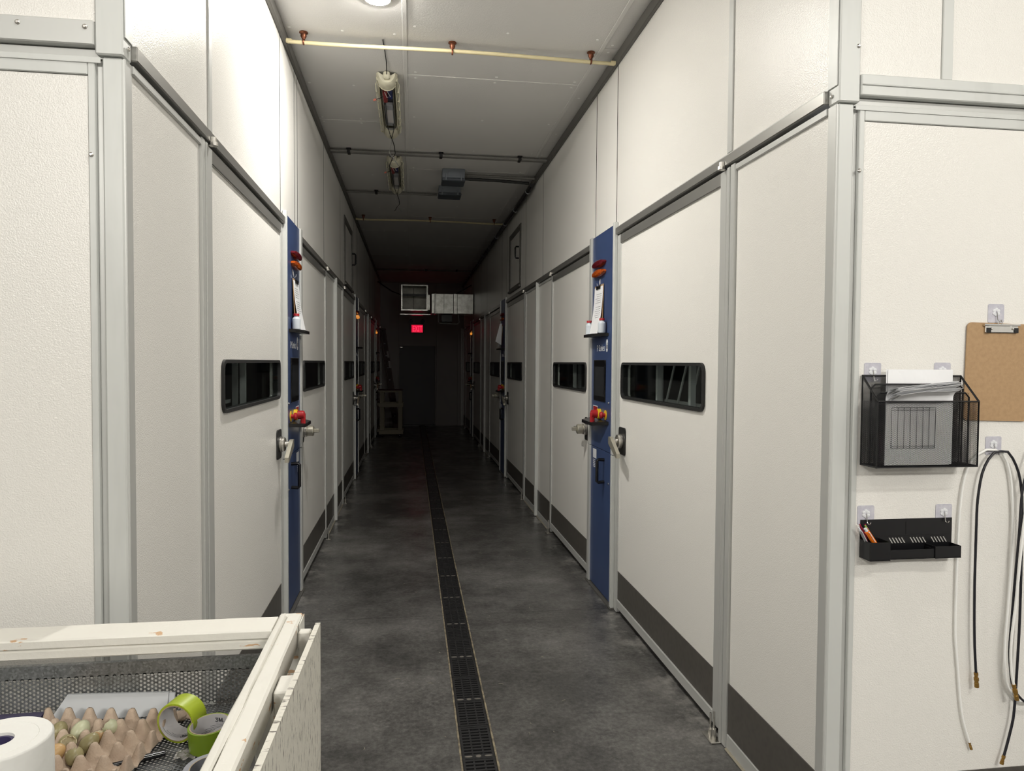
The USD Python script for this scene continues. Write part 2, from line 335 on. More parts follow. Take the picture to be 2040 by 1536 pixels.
# ---------------------------------------------------------------- corridor walls
PER = 5.31
ZB0, ZB1 = 2.42, 2.462                        # grey band above the doors
def kick(mb, u0, u1): return mb.box(u0, u1, .0004, .004, .068, .277)
def wall(side, name, label, seams, hatch):
    w = thing(name, label, 'wall', kind='structure')
    mb = side.mb
    # fixed lower panels: from the corner to the first door, then the two between each pair of machines
    spans = [(2.10, 2.735)]
    for k in range(3):
        o = PER * k; spans += [(6.545 + o, 7.225 + o), (7.27 + o, min(2.735 + o + PER, YE) - .0)]
    spans = [s for s in spans if s[0] < YE - .2]
    for a, b in spans:
        b = min(b, YE)
        obj('panel', mb().box(a, b, -.04, 0, .06, 2.392, .002), m_frp if a < 3 else m_frp2, w)
        obj('kick_plate', kick(mb(), a, b), m_kick, w)
        obj('sill', mb().box(a, b, -.04, .008, .006, .066, .002), m_alu, w)
        obj('head_trim', mb().box(a, b, -.03, .010, 2.385, 2.408, .002), m_alu, w)
        obj('sealant', mb().box(a, b, 0, .018, 0, .009, .004), m_seal, w)
    for k in range(3):
        o = PER * k
        obj('post_trim', mb().box(2.737 + o, 2.774 + o, -.04, .012, .004, 2.415, .003), m_alu, w)
        obj('post_trim', mb().box(2.777 + o, 2.812 + o, -.04, .004, .004, 2.415, .003), m_alud, w)
        obj('post_trim', mb().box(2.777 + o, 2.800 + o, .0042, .016, .004, 2.41, .003), m_alu, w)
        obj('post_trim', mb().box(6.515 + o, 6.543 + o, -.04, .010, .004, 2.415, .003), m_alu, w)
        if 7.27 + o < YE: obj('post_trim', mb().box(7.227 + o, 7.268 + o, -.04, .034, .004, 2.43, .004), m_post, w)
        obj('post_trim', mb().box(4.352 + o, 4.404 + o, -.04, .004, .004, 2.415, .003), m_alu, w)
        obj('post_trim', mb().box(5.064 + o, 5.078 + o, -.04, .004, .004, 2.415, .003), m_alud, w)
    # band between the lower and the upper wall, broken by the control columns
    cuts = [2.10] + [c + PER * k for k in range(3) for c in (4.405, 5.065)] + [YE]
    for a, b in zip(cuts[::2], cuts[1::2]):
        obj('band_trim', mb().box(a, b, -.03, .020, ZB0, ZB1, .003), m_band, w)
        obj('band_lip', mb().box(a, b, -.03, .006, ZB1 - .001, ZB1 + .012, .002), m_alu, w)
    # upper panels
    ss = [YF + .05] + seams + [YE]
    for a, b in zip(ss[:-1], ss[1:]):
        if b - a < .02: continue
        p = mb()
        if hatch[0] > a - .01 and hatch[1] < b + .01:
            p.prism(sbox(a + .0045, ZB1 - .02, b - .0045, ZC - .002).difference(sbox(hatch[0], hatch[2], hatch[1], hatch[3])), -.04, 0, UZ)
            q = mb(); v, f = p.v[0], p.f[0]; p.f[0] = f[:, ::-1] if trimesh.Trimesh(v, f, process=False).volume < 0 else f
        else: p.box(a + .0045, b - .0045, -.04, 0, ZB1 - .02, ZC - .002, .002)
        obj('panel', p, m_frp if a < 4 else m_frp2, w)
    for q in seams[1:]: obj('joint_seal', mb().box(q - .0043, q + .0043, -.012, .0006, ZB1 + .013, ZC - .004), m_void, w)
    obj('batten', mb().box(seams[0] - .02, seams[0] + .022, .0003, .007, ZB1 + .012, 3.50, .002), m_alu, w)
    obj('ceiling_trim', mb().box(YF + .002, YE, .0003, .022, 3.502, ZC - .0006, .003), m_alud, w)
    # what lies behind the doors: the dark inside of the machines
    c = mb(); c.box(2.15, YE, -1.32, -1.30, 0, 3.6).box(2.15, YE, -1.3, -.045, 2.5, 2.52).box(2.15, YE, -1.3, -.045, .0, .003)
    for u in (2.15, 7.24, 12.56, YE - .02): c.box(u, u + .02, -1.3, -.05, .003, 2.5)
    obj('machine_cavity', c, m_dark, w)
    return w
HR, HL = (8.475, 9.464, 2.515, 3.285), (8.30, 9.36, 2.475, 3.275)
seR = [2.80, 4.452, 4.971, 7.04, 8.11, 9.762, 10.281, 12.35, 13.42, 15.07, 15.59]
seL = [2.87, 4.352, 4.862, 4.985, 6.44, 7.90, 9.66, 10.17, 10.295, 11.75, 13.2, 15.0, 15.6]
wall_right = wall(R, 'wall_right', 'right corridor wall of white embossed panels with grey trims', seR, HR)
wall_left = wall(L, 'wall_left', 'left corridor wall of white embossed panels with grey trims', seL, HL)

# ---------------------------------------------------------------- incubator doors
def door(side, kind, label):
    """kind A: hinges near, lever at the far edge; B: the other way round."""
    mb = side.mb; A = kind == 'A'
    u0, u1 = (2.815, 4.348) if A else (5.082, 6.512)
    w0, w1 = (3.02, 4.285) if A else (5.195, 6.425)
    z0, z1 = .045, 2.408
    t = thing('incubator_door', label, 'door', side.pt((u0 + u1) / 2, 0, z0), 'incubator doors along the corridor')
    wn = rrect(w0 + .004, 1.386, w1 - .004, 1.601, .035)
    p = mb(); p.prism(sbox(u0 + .01, .1, u1 - .01, 2.36).difference(wn), -.05, 0, UZ)
    v, f = p.v[0], p.f[0]; p.f[0] = f[:, ::-1] if trimesh.Trimesh(v, f, process=False).volume < 0 else f
    obj('door_panel', p, m_frp2, t)
    hs, ls = ((u0, u0 + .058), (u1 - .022, u1)) if A else ((u1 - .022, u1), (u0, u0 + .022))
    obj('hinge_stile', mb().box(*hs, -.05, .010, z0, z1, .003), m_alu, t)
    obj('lock_stile', mb().box(*ls, -.05, .006, z0, z1, .003), m_alu, t)
    a, b = u0 + (.058 if A else .022), u1 - .022
    obj('top_rail', mb().box(a + .0005, b - .0005, -.05, .010, 2.352, z1, .003), m_band, t)
    obj('bottom_rail', mb().box(a + .0005, b - .0005, -.05, .010, z0, .098, .003), m_alu, t)
    obj('kick_plate', mb().box(a + .001, b - .001, .0003, .0035, .099, .277), m_kick, t)
    obj('gasket', mb().box(a, b, -.03, -.012, .008, z0 - .001), m_rub, t)
    fr = mb()
    ring = rrect(w0, 1.382, w1, 1.605, .042).difference(rrect(w0 + .015, 1.397, w1 - .015, 1.590, .03))
    fr.prism(ring, -.03, .012, UZ); v, f = fr.v[0], fr.f[0]; fr.f[0] = f[:, ::-1] if trimesh.Trimesh(v, f, process=False).volume < 0 else f
    wf = obj('window_frame', fr, m_rub, t)
    pn = mb(); pn.prism(rrect(w0 + .0145, 1.3965, w1 - .0145, 1.5905, .03), -.002, .003, UZ); v, f = pn.v[0], pn.f[0]; pn.f[0] = f[:, ::-1] if trimesh.Trimesh(v, f, process=False).volume < 0 else f
    obj('window_pane', pn, m_glass, wf)
    # lever lock
    uc = 4.262 if A else 5.148; zc = 1.115 if A else 1.108; s = -1 if A else 1
    pl = mb(); pl.prism(rrect(uc - .067, zc - .085, uc + .067, zc + .085, .02), .0003, .007, UZ); v, f = pl.v[0], pl.f[0]; pl.f[0] = f[:, ::-1] if trimesh.Trimesh(v, f, process=False).volume < 0 else f
    h = obj('lock_plate', pl, m_rub, t)
    rr = mb()
    rr.lathe([(0, .007), (.044, .007), (.046, .010), (.046, .021), (.041, .024), (.041, .036), (.036, .040), (.018, .041), (.016, .044), (.016, .062), (0, .062)], (uc, 0, zc), (0, 1, 0), 28)
    obj('rose', rr, m_steel, h, 50)
    lv = mb()
    if A:
        e = np.array([uc + s * .13, .070, zc - .075]); c0 = np.array([uc + .012, .074, zc + .004])
        q = []
        for pnt, hh in ((c0, .022), (c0 + (e - c0) * .16, .021), (e, .014)):
            q.append([(pnt[0] + du, pnt[1] + dd, pnt[2] + dz) for du in (-hh * .8, hh * .8) for dd in (-.011, .011) for dz in (-hh, hh)])
        lv.mesh(hull(q[0] + q[1])).mesh(hull(q[1] + q[2]))
    else:
        lv.box(uc - .02, uc + .12, .062, .082, zc - .012, zc + .012, .005).lathe([(0, .040), (.035, .041), (.037, .046), (.037, .078), (.033, .083), (0, .083)], (uc, 0, zc), (0, 1, 0), 24)
        lv.box(uc - .010, uc + .010, .083, .122, zc - .012, zc + .014, .003)
    obj('lever', lv, m_cast, h)
    # pivots above and below the hinge stile
    uh = u0 + .012 if A else u1 - .012
    pv = mb(); pv.lathe([(0, 0), (.018, 0), (.018, .014), (.012, .016), (.012, .032), (0, .032)], (uh, .026, 2.408), (0, 0, 1), 10)
    obj('top_pivot', pv, m_steel, t)
    bp = mb(); bp.box(uh - .05, uh + .05, .011, .055, .001, .007, .002).cyl((uh - .018, .03, .007), (uh - .018, .03, .05), .011, k=10).cyl((uh - .018, .03, .05), (uh - .018, .03, .125), .0045, k=8).cyl((uh + .02, .028, .007), (uh + .02, .028, .03), .011, k=10).cyl((uh + .02, .028, .03), (uh + .02, .028, .10), .0045, k=8)
    obj('bottom_pivot', bp, m_steel, t)
    return t
m_glass = pane('window_glass', (.80, .83, .82), (.75, .78, .8), 1.5)
for sd, nm in ((R, 'right'), (L, 'left')):
    a = door(sd, 'A', f'white incubator door with long dark window, nearest the camera on the {nm} wall')
    b = door(sd, 'B', f'white incubator door on the {nm} wall just beyond the nearest blue control column')
    dup(a, (0, PER, 0), f'dim white incubator door on the {nm} wall just before the middle blue control column')
    dup(b, (0, PER, 0), f'shaded incubator door on the {nm} wall just beyond the middle blue control column')
    dup(a, (0, 2 * PER, 0), f'dark incubator door on the {nm} wall just before the farthest control column')
    dup(b, (0, 2 * PER, 0), f'darkest incubator door on the {nm} wall, last before the exit wall')

# racks seen through the nearest windows
def rack(side, u0, u1, label, diag):
    mb = side.mb; t = thing('egg_rack', label, 'rack', side.pt((u0 + u1) / 2, -.35, 0))
    for k, u in enumerate(np.linspace(u0, u1, 6)):
        obj('upright', mb().box(u - .014, u + .014, -.15 - .10 * (k % 2), -.122 - .10 * (k % 2), .004, 2.1), m_rack, t)
    for z in (.4, .75, 1.1, 1.36, 1.64, 2.0): obj('shelf_rail', mb().box(u0, u1, -.275, -.26, z, z + .02), m_rack, t)
    if diag:
        for k in range(5):
            u = u0 + .1 + k * .18; obj('brace', mb().tube([(u, -.19, 1.72), (u + .30, -.19, 1.2)], .007, 6), m_rack, t)
    return t
rack(R, 3.0, 4.25, 'grey metal egg rack with diagonal braces behind the nearest right window', True)
rack(L, 3.0, 4.25, 'grey metal egg rack behind the nearest left window', False)
rack(R, 5.25, 6.4, 'grey metal egg rack behind the second right window', False)
rack(L, 5.25, 6.4, 'grey metal egg rack behind the second left window', False)

# ---------------------------------------------------------------- control columns
def fixw(mb):
    for i, (v, f) in enumerate(zip(mb.v, mb.f)):
        f0 = f - f.min()
        if trimesh.Trimesh(v, f0, process=False).volume < 0: mb.f[i] = f[:, ::-1]
    return mb
def column(side, label, lit=False):
    mb = side.mb; t = thing('control_column', label, 'control panel', side.pt(4.735, 0, 0), 'blue control columns along the corridor')
    obj('cabinet', mb().box(4.407, 5.062, -.12, .0005, .012, 2.498), m_alud, t)
    for z0, z1, in ((.012, 1.004), (1.008, 2.502)):
        obj('post', mb().box(4.408, 4.442, .001, .026, z0, z1, .002), m_post, t)
        obj('post', mb().box(5.000, 5.061, .001, .022, z0, z1, .003), m_alu, t)
    obj('lower_panel', mb().box(4.443, 4.999, .001, .010, .02, 1.004, .001), m_blue, t)
    obj('upper_panel', mb().box(4.443, 4.999, .001, .010, 1.008, 2.496, .001), m_blue, t)
    def lens(z, mat, nm):
        b = mb(); e = affinity.scale(Point(0, 0).buffer(1, quad_segs=8), .155, .026)
        pts = [(4.80 + x * s, d, z + y * s) for s, d in ((1, .0105), (1, .022), (.93, .034), (.6, .043)) for x, y in e.exterior.coords[:-1]]
        obj(nm, b.mesh(hull(pts)), mat, t)
    lens(2.286, m_dred, 'red_lamp'); lens(2.222, m_ambon if lit else m_amb, 'amber_lamp')
    sh = mb(); sh.prism(Polygon([(4.57, .0105), (4.74, .078), (4.985, .078), (4.985, .0105)]), 1.782, 1.802); obj('bottle_shelf', fixw(sh), m_black, t)
    sh = mb(); pts = [(u, d, z + dz - (d - .01) * .25) for u, d, z in ((4.55, .0105, 1.19), (4.72, .085, 1.19), (4.99, .085, 1.19), (4.99, .0105, 1.19)) for dz in (0, .022)]
    obj('keyboard_ledge', sh.mesh(hull(pts)), m_black, t)
    tx = mb(); side.text(tx, 'P Series', .042, 4.866 if side.k == 'R' else 4.628, 1.683, .0104, sx=.93); obj('lettering', tx, m_white, t)
    us = 4.606 if side.k == 'R' else 4.900
    st = mb(); st.prism(rrect(us - .020, 1.675, us + .020, 1.760, .019), .0103, .0112, UZ); s6 = obj('number_sticker', fixw(st), m_white, t)
    tx = mb(); side.text(tx, '6', .04, us + (.014 if side.k == 'R' else -.014), 1.697, .0113, bold=True); obj('numeral', tx, m_ink, s6)
    sc = obj('screen_bezel', mb().box(4.628, 4.925, .0105, .016, 1.336, 1.622, .002), m_screen, t)
    obj('screen', mb().box(4.655, 4.898, .0162, .017, 1.372, 1.575), m_scr2, sc)
    obj('screw', mb().lathe([(0, .0225), (.008, .0225), (.008, .026), (.005, .029), (0, .029)], (4.55, -.012, 1.335), (0, 1, 0), 10), m_chrome, t)
    obj('screw', mb().lathe([(0, .0225), (.008, .0225), (.008, .026), (.005, .029), (0, .029)], (4.53, -.012, .80), (0, 1, 0), 10), m_chrome, t)
    lb = obj('warning_label', mb().box(4.83, 4.955, .0103, .0108, 1.20, 1.30), m_white, t)
    obj('label_band', mb().box(4.836, 4.949, .0109, .0112, 1.266, 1.294), m_red, lb)
    ln = mb()
    for k in range(4): ln.box(4.84, 4.945 - .02 * (k % 2), .0109, .0111, 1.21 + k * .013, 1.214 + k * .013)
    obj('label_print', ln, m_ink2, lb)
    sw = mb(); sw.lathe([(0, .0105), (.036, .0105), (.036, .030), (.030, .034), (0, .034)], (4.76, 0, 1.25), (0, 1, 0), 20); sb = obj('isolator_base', sw, m_yel, t)
    kn = mb(); kn.lathe([(0, .034), (.029, .034), (.027, .072), (.022, .076), (0, .076)], (4.76, 0, 1.25), (0, 1, 0), 18).box(4.746, 4.774, .052, .082, 1.185, 1.262, .006)
    obj('isolator_handle', kn, m_red, sb)
    es = mb(); es.lathe([(0, .0105), (.034, .0105), (.034, .014), (0, .014)], (4.625, 0, 1.25), (0, 1, 0), 20); eb = obj('stop_button_collar', es, m_yel, t)
    es = mb(); es.lathe([(0, .014), (.013, .014), (.013, .030), (.022, .032), (.024, .042), (.018, .05), (0, .052)], (4.625, 0, 1.25), (0, 1, 0), 18); obj('stop_button', es, m_red, eb)
    gh = mb(); gh.tube([(4.645, .0105, .945), (4.645, .05, .948), (4.645, .060, .94), (4.645, .060, .80), (4.645, .05, .792), (4.645, .0105, .795)], .011, 8); obj('grab_handle', gh, m_black, t)
    a, b = (4.85, 4.945)
    sk = obj('sticker', mb().box(a, b, .0103, .0108, .925, .99), m_white, t)
    ln = mb()
    for k in range(5): ln.box(a + .03, b - .006, .0103, .0107, .86 + k * .012, .866 + k * .012)
    obj('printed_lines', ln, m_white, t)
    obj('base_plate', mb().box(4.40, 5.07, -.1, .03, 0, .011, .002), m_alud, t)
    return t
cR = column(R, 'blue control column with white bottles and clipped papers, nearest on the right wall')
cL = column(L, 'blue control column with a single white bottle, nearest on the left wall')
cR1 = column(R, 'middle blue control column on the right wall, behind the tilted white paper', False)
# move the lit ones as built things
def shift(prim, dy):
    LOC[str(prim.GetPath())][1] += dy
    UsdGeom.XformCommonAPI(prim).SetTranslate(tuple(LOC[str(prim.GetPath())]))
shift(cR1, PER)
cLl = column(L, 'middle blue control column on the left wall, amber lamp lit', True); shift(cLl, PER)
dup(cLl, (0, PER, 0), 'farthest control column on the left wall, amber lamp lit beside the ladder')
cRl = column(R, 'farthest control column on the right wall, amber lamp lit', True); shift(cRl, 2 * PER)

def wall_hook(side, u, d, z, label):
    mb = side.mb; t = thing('wall_hook', label, 'hook', side.pt(u, d, z), 'small hooks holding clipboards on the columns')
    obj('pad', mb().box(u - .012, u + .012, d, d + .002, z - .012, z + .022, .0008), m_hookp, t)
    obj('hook', mb().tube([(u, d + .003, z + .01), (u, d + .006, z - .02), (u, d + .012, z - .03), (u, d + .02, z - .022), (u, d + .022, z - .008)], .0025, 6), m_chrome, t)
def column_clipboard(side, u, z0, z1, d, tilt, label, plabel, o=0):
    """board hanging on the column, its sheets curling away at the bottom"""
    mb = side.mb; t = thing('clipboard', label, 'clipboard', side.pt(u + o, d, z1))
    w = .112
    def T(uu, dd, zz): return (uu + o, d + dd + (z1 - zz) * tilt, zz)
    b = mb(); b.mesh(hull([T(u + a, e, z) for a in (-w, w) for e in (0, .003) for z in (z0, z1)])); obj('board', b, m_board, t)
    c = mb(); c.mesh(hull([T(u + a, e, z) for a in (-.05, .05) for e in (.0064, .012) for z in (z1 - .028, z1 - .004)])); obj('clip', c, m_black, t)
    p = mb(); n = 10; V, Fc = [], []
    for k in range(n + 1):
        q = k / n; z = z1 - .012 - q * (z1 - z0 + .02)
        for a in (-w + .004, w - .004): V += [T(u + a, .0036 + .03 * q ** 2.2, z), T(u + a, .0056 + .03 * q ** 2.2, z)]
    for k in range(n):
        i, j = 4 * k, 4 * k + 4
        Fc += [(i, i + 2, j + 2, j), (i + 1, j + 1, j + 3, i + 3), (i, j, j + 1, i + 1), (i + 2, i + 3, j + 3, j + 2)]
    Fc += [(0, 1, 3, 2), (4 * n, 4 * n + 2, 4 * n + 3, 4 * n + 1)]
    p.add(V, Fc)
    pt = thing('paper_sheet', plabel, 'paper', side.pt(u + o, d + .004, z1)); obj('sheets', p, m_paper, pt)
    ln = mb()
    for k in range(12):
        if k == 5: continue
        q = .16 + k * .045; z = z1 - .012 - q * (z1 - z0 + .02); dd = .0056 + .03 * q ** 2.2 + .0006
        e = random.uniform(.03, .085)
        ln.mesh(hull([T(u + a, dd + s, z + h) for a in (-.08, e) for s in (0, .0003) for h in (0, .0022)]))
    obj('writing', ln, m_ink2, pt)
wall_hook(R, 4.80, .0105, 2.16, 'small chrome hook above the clipboard on the nearest right column')
wall_hook(L, 4.72, .0105, 2.165, 'small chrome hook above the clipboard on the nearest left column')
column_clipboard(R, 4.80, 1.835, 2.14, .014, .02, 'brown clipboard hanging on the nearest right blue column', 'handwritten sheets clipped to the nearest right column')
column_clipboard(L, 4.79, 1.835, 2.13, .016, .045, 'brown clipboard hanging out at an angle on the nearest left blue column', 'handwritten sheets curling off the nearest left column')
column_clipboard(R, 4.80, 1.86, 2.13, .02, .06, 'dim clipboard on the middle right column behind a tilted white sheet', 'sheets lying flat on the dim clipboard of the middle right column', PER)
tp = thing('paper_sheet', 'large white sheet hanging tilted out from the middle right column', 'paper', (1.24, 9.96, 2.14))
obj('sheet', MB().mesh(hull([(x, y + dy, z) for x, y, z in ((1.232, 9.93, 2.145), (1.262, 9.93, 2.15), (1.166, 9.90, 1.895), (1.250, 9.91, 1.845)) for dy in (0, .0015)])), m_paper, tp)
def bottle(side, u, d, label, red=True, s=1.0):
    z = 1.8025; mb = side.mb; t = thing('bottle', label, 'bottle', side.pt(u, d, z), 'white bottles on the column shelves')
    prof = [(0, 0), (.022, 0), (.0255, .003), (.026, .062), (.0235, .070), (.016, .077), (.0155, .084), (0, .084)]
    b = mb(); sq = np.array([[r, h] for r, h in prof]); b.lathe(sq * s, (u, d, z), k=20); obj('body', fixw(b), m_wsoft, t, 50)
    c = mb(); c.lathe(np.array([(0, .084), (.0185, .0842), (.0185, .097), (.017, .099), (0, .099)]) * s, (u, d, z), k=20); obj('cap', c, m_red, t, 50)
bottle(R, 4.625, .042, 'white bottle with red cap on the near end of the right column shelf', s=1.0)
bottle(R, 4.935, .050, 'white bottle with red cap on the far end of the right column shelf')
bottle(L, 4.66, .042, 'lone white bottle with red cap on the left column shelf')

# ---------------------------------------------------------------- upper service hatches
def hatch(side, h, label):
    mb = side.mb; u0, u1, z0, z1 = h; t = thing('service_hatch', label, 'hatch', side.pt((u0 + u1) / 2, 0, z0))
    obj('panel', mb().box(u0 + .065, u1 - .065, -.03, -.004, z0 + .065, z1 - .065, .002), m_frp2, t)
    obj('stile', mb().box(u0 + .003, u0 + .063, -.03, .012, z0 + .003, z1 - .003, .003), m_alud, t)
    obj('stile', mb().box(u1 - .063, u1 - .003, -.03, .012, z0 + .003, z1 - .003, .003), m_alud, t)
    obj('rail', mb().box(u0 + .0635, u1 - .0635, -.03, .012, z0 + .003, z0 + .063, .003), m_alud, t)
    obj('rail', mb().box(u0 + .0635, u1 - .0635, -.03, .012, z1 - .063, z1 - .003, .003), m_alud, t)
    obj('sill_strip', mb().box(u0 + .003, u1 - .003, .0125, .03, z0 + .005, z0 + .03, .003), m_alud, t)
    uh = u1 - .06 if side is L else u0 + .12
    obj('handle', mb().tube([(uh, .012, z0 + .50), (uh, .045, z0 + .50), (uh, .055, z0 + .485), (uh, .055, z0 + .375), (uh, .045, z0 + .36), (uh, .012, z0 + .36)], .010, 8), m_black, t)
hatch(R, HR, 'white service hatch with dark frame and black handle high on the right wall')
hatch(L, HL, 'white service hatch with dark frame and black handle high on the left wall')

# ---------------------------------------------------------------- front walls either side of the corridor mouth
def front(name, label, sgn):
    w = thing(name, label, 'wall', kind='structure')
    X0 = XR if sgn > 0 else XL
    def X(a): return X0 + sgn * a                     # a: distance from the corridor corner
    end = 2.7
    def bx(a0, a1, out, z0, z1, ch=.003, back=.05): return MB().box(X(a0), X(a1), YF - out, YF + back, z0, z1, ch)
    obj('corner_post', bx(.0, .052, .0, .004, 2.408, .004), m_post, w)
    obj('corner_post_cap', bx(-.004, .066, .008, 2.411, ZC - .001, .004), m_post, w)
    obj('post_lip', MB().box(X(-.006), X(.002), YF + .003, YF + .048, .004, 2.408, .002), m_alu, w)
    obj('post_lip', MB().box(X(-.008), X(-.0045), YF + .0, YF + .05, 2.462, ZC - .07, .0015), m_post, w)
    obj('recess', bx(.0525, .068, -.010, .004, 2.40, .001), m_alu, w)
    obj('stile', bx(.0685, .086, .004, .004, 2.404, .002), m_post, w)
    obj('head_rail', bx(.0865, end, .004, 2.358, 2.404, .002), m_post, w)
    obj('head_lip', bx(.0525, end, .007, 2.388, 2.404, .001, -.0042), m_post, w)
    obj('panel', bx(.0865, end, .0, .09, 2.356, .001), m_frp, w)
    obj('kick_plate', bx(.0865, end, .0035, .085, .272, .0005, -.0005), m_kick, w)
    obj('sill', bx(.0865, end, .008, .004, .083, .002), m_alu, w)
    obj('shadow_gap', bx(.0525, end, -.010, 2.405, 2.43, .001), m_alu, w)
    obj('band_trim', bx(.0665, end, .014, 2.432, 2.497, .003), m_post if sgn > 0 else m_alu, w)
    if sgn > 0:
        obj('band_ridge', bx(.0665, end, .018, 2.462, 2.468, .002, -.0141), m_post, w)
        obj('panel', bx(.0665, .3445, .0, 2.498, ZC - .001, .001), m_frp, w)
        obj('panel', bx(.382, end, .0, 2.498, ZC - .001, .001), m_frp, w)
        obj('batten', bx(.345, .3815, .006, 2.4985, ZC - .001, .002), m_post, w)
        sc = [(1.362, 2.582), (1.375, 2.203)]
        obj('screw', MB().lathe([(0, 0), (.006, 0), (.006, .002), (.003, .004), (0, .004)], (1.299, YF + .03, 2.438), (-1, 0, 0), 10), m_steel, w)
    else:
        obj('panel', bx(.0665, end, .0, 2.498, ZC - .001, .001), m_frp, w)
        sc = [(-1.018, 2.478), (-.855, 2.478), (-.847, 2.147)]
        obj('screw', MB().lathe([(0, 0), (.006, 0), (.006, .002), (.003, .004), (0, .004)], (XL + .008, YF + .02, 2.44), (1, 0, 0), 10), m_steel, w)
    for x, z in sc:
        obj('screw', MB().lathe([(0, 0), (.0065, 0), (.0065, .002), (.003, .0045), (0, .0045)], (x, YF - (.014 if z > 2.43 else .004) - (.0 if z < 2.5 else -.006), z), (0, -1, 0), 10), m_steel, w)
    obj('core', MB().box(X(.07), X(end), YF + .051, YF + .09, 0, ZC), m_dark, w)
    return w
front('wall_front_right', 'front wall of white panels right of the corridor mouth', 1)
front('wall_front_left', 'front wall of white panels left of the corridor mouth', -1)

# the part of the room behind the camera
w = thing('wall_rear', 'plain pale wall behind the camera', 'wall', kind='structure'); obj('panel', MB().box(-3.8, 4.2, -4.7, -4.6, 0, ZC), m_ceil, w)
w = thing('wall_room_left', 'plain pale wall far left of the camera', 'wall', kind='structure'); obj('panel', MB().box(-3.9, -3.47, -4.6, YF + .1, 0, ZC), m_ceil, w)
w = thing('wall_room_right', 'plain pale wall far right of the camera', 'wall', kind='structure'); obj('panel', MB().box(4.0, 4.3, -4.6, YF + .1, 0, ZC), m_ceil, w)

# ---------------------------------------------------------------- far end
w = thing('wall_back', 'dark panelled end wall with the exit door', 'wall', kind='structure')
for x0, x1 in ((-1.0, -.33), (-.33, .615), (.615, 1.15), (1.15, 1.5)):
    for z0, z1 in ((0, 3.29), (3.29, ZC + .02)):
        p = sbox(x0 + .002, z0, x1 - .002, z1)
        if x0 == -.33 and z0 == 0: p = p.difference(sbox(-.33, -.1, .615, 2.03))
        if p.is_empty: continue
        obj('panel', MB().prism(p, -YE - .06, -YE, XZ), m_fwall, w)
obj('trim', MB().box(1.235, 1.27, YE - .03, YE - .001, 0, 2.45, .003), m_alu, w)
d1 = thing('door_1', 'dark flat exit door in the end wall', 'door', (.14, YE, 0), kind='structure')
obj('frame', MB().box(-.328, -.30, YE - .02, YE + .05, .002, 2.03, .002).box(.585, .613, YE - .02, YE + .05, .002, 2.03, .002).box(-.30, .585, YE - .02, YE + .05, 1.995, 2.03, .002), m_fwall, d1)
obj('leaf', MB().box(-.297, .582, YE + .0, YE + .045, .03, 1.992, .002), m_fdoor, d1)
obj('threshold', MB().box(-.297, .582, YE - .02, YE + .045, .0, .025, .002), m_black, d1)
obj('closer', MB().box(-.28, -.22, YE - .03, YE - .001, 1.95, 1.975, .003), m_steel, d1)
ex = thing('exit_sign', 'glowing red exit sign above the exit door', 'sign', (.135, YE, 2.43))
obj('housing', MB().box(-.03, .30, YE - .05, YE - .001, 2.318, 2.54, .006), m_greyp, ex)
fc = obj('face', MB().box(-.005, .275, YE - .052, YE - .0505, 2.335, 2.523), m_signd, ex)
tm = meshkit.text_mesh('EXIT', .135, .002, True); tw = tm.bounds[1][0] - tm.bounds[0][0]
T = np.eye(4); T[:3, :3] = XZ; T[0, 0] = .235 / tw; T[:3, 3] = (.135 - .1175, YE - .0522, 2.362)
obj('letters', MB().mesh(tm, T), m_sign, fc)
for x, nm in ((-.015, 'left'), (.275, 'right')):
    e = thing('emergency_light', f'black {nm} emergency lamp head above the exit sign', 'lamp', (x, YE, 2.6)); obj('head', MB().lathe([(0, 0), (.03, 0), (.05, .05), (.05, .07), (0, .07)], (x, YE - .02, 2.615), (0, -1, 0), 14), m_black, e)
    obj('bracket', MB().box(x - .02, x + .02, YE - .03, YE - .001, 2.55, 2.60, .003), m_black, e)
# ducts
dk = thing('air_duct', 'open galvanised square duct end hanging above the exit sign', 'duct', (.06, 15.3, 2.9))
x0, x1, z0, z1, ya, yb = -.222, .335, 2.672, 3.215, 15.0, 15.62
for a in ((x0, x1, z1 - .025, z1), (x0, x1, z0, z0 + .03), (x0, x0 + .03, z0 + .03, z1 - .025), (x1 - .03, x1, z0 + .03, z1 - .025)):
    obj('flange', MB().box(a[0], a[1], ya - .012, ya + .02, a[2], a[3], .002), m_duct, dk)
obj('shell', MB().box(x0 + .004, x0 + .008, ya + .0205, yb, z0 + .004, z1 - .004).box(x1 - .008, x1 - .004, ya + .0205, yb, z0 + .004, z1 - .004).box(x0 + .008, x1 - .008, ya + .0205, yb, z0 + .004, z0 + .008).box(x0 + .008, x1 - .008, ya + .0205, yb, z1 - .008, z1 - .004).box(x0 + .008, x1 - .008, yb - .004, yb, z0 + .008, z1 - .008), m_ductin, dk)
for z in (z0 + .32,): obj('damper', MB().box(x0 + .03, x1 - .03, ya + .2, ya + .23, z, z + .05), m_black, dk)
obj('stiffener', MB().box(.035, .045, yb - .02, yb - .0045, z0 + .01, z1 - .01), m_black, dk)
obj('side_collar', MB().box(x1 + .001, x1 + .045, ya + .05, yb - .05, z0 + .02, z1 - .20, .004), m_duct, dk)
obj('drip_rail', MB().box(x0 - .02, x1 + .06, ya, ya + .3, z0 - .085, z0 - .065, .003), m_duct, dk)
bd = thing('branch_duct', 'galvanised rectangular duct running to the right wall', 'duct', (.8, 15.2, 2.8))
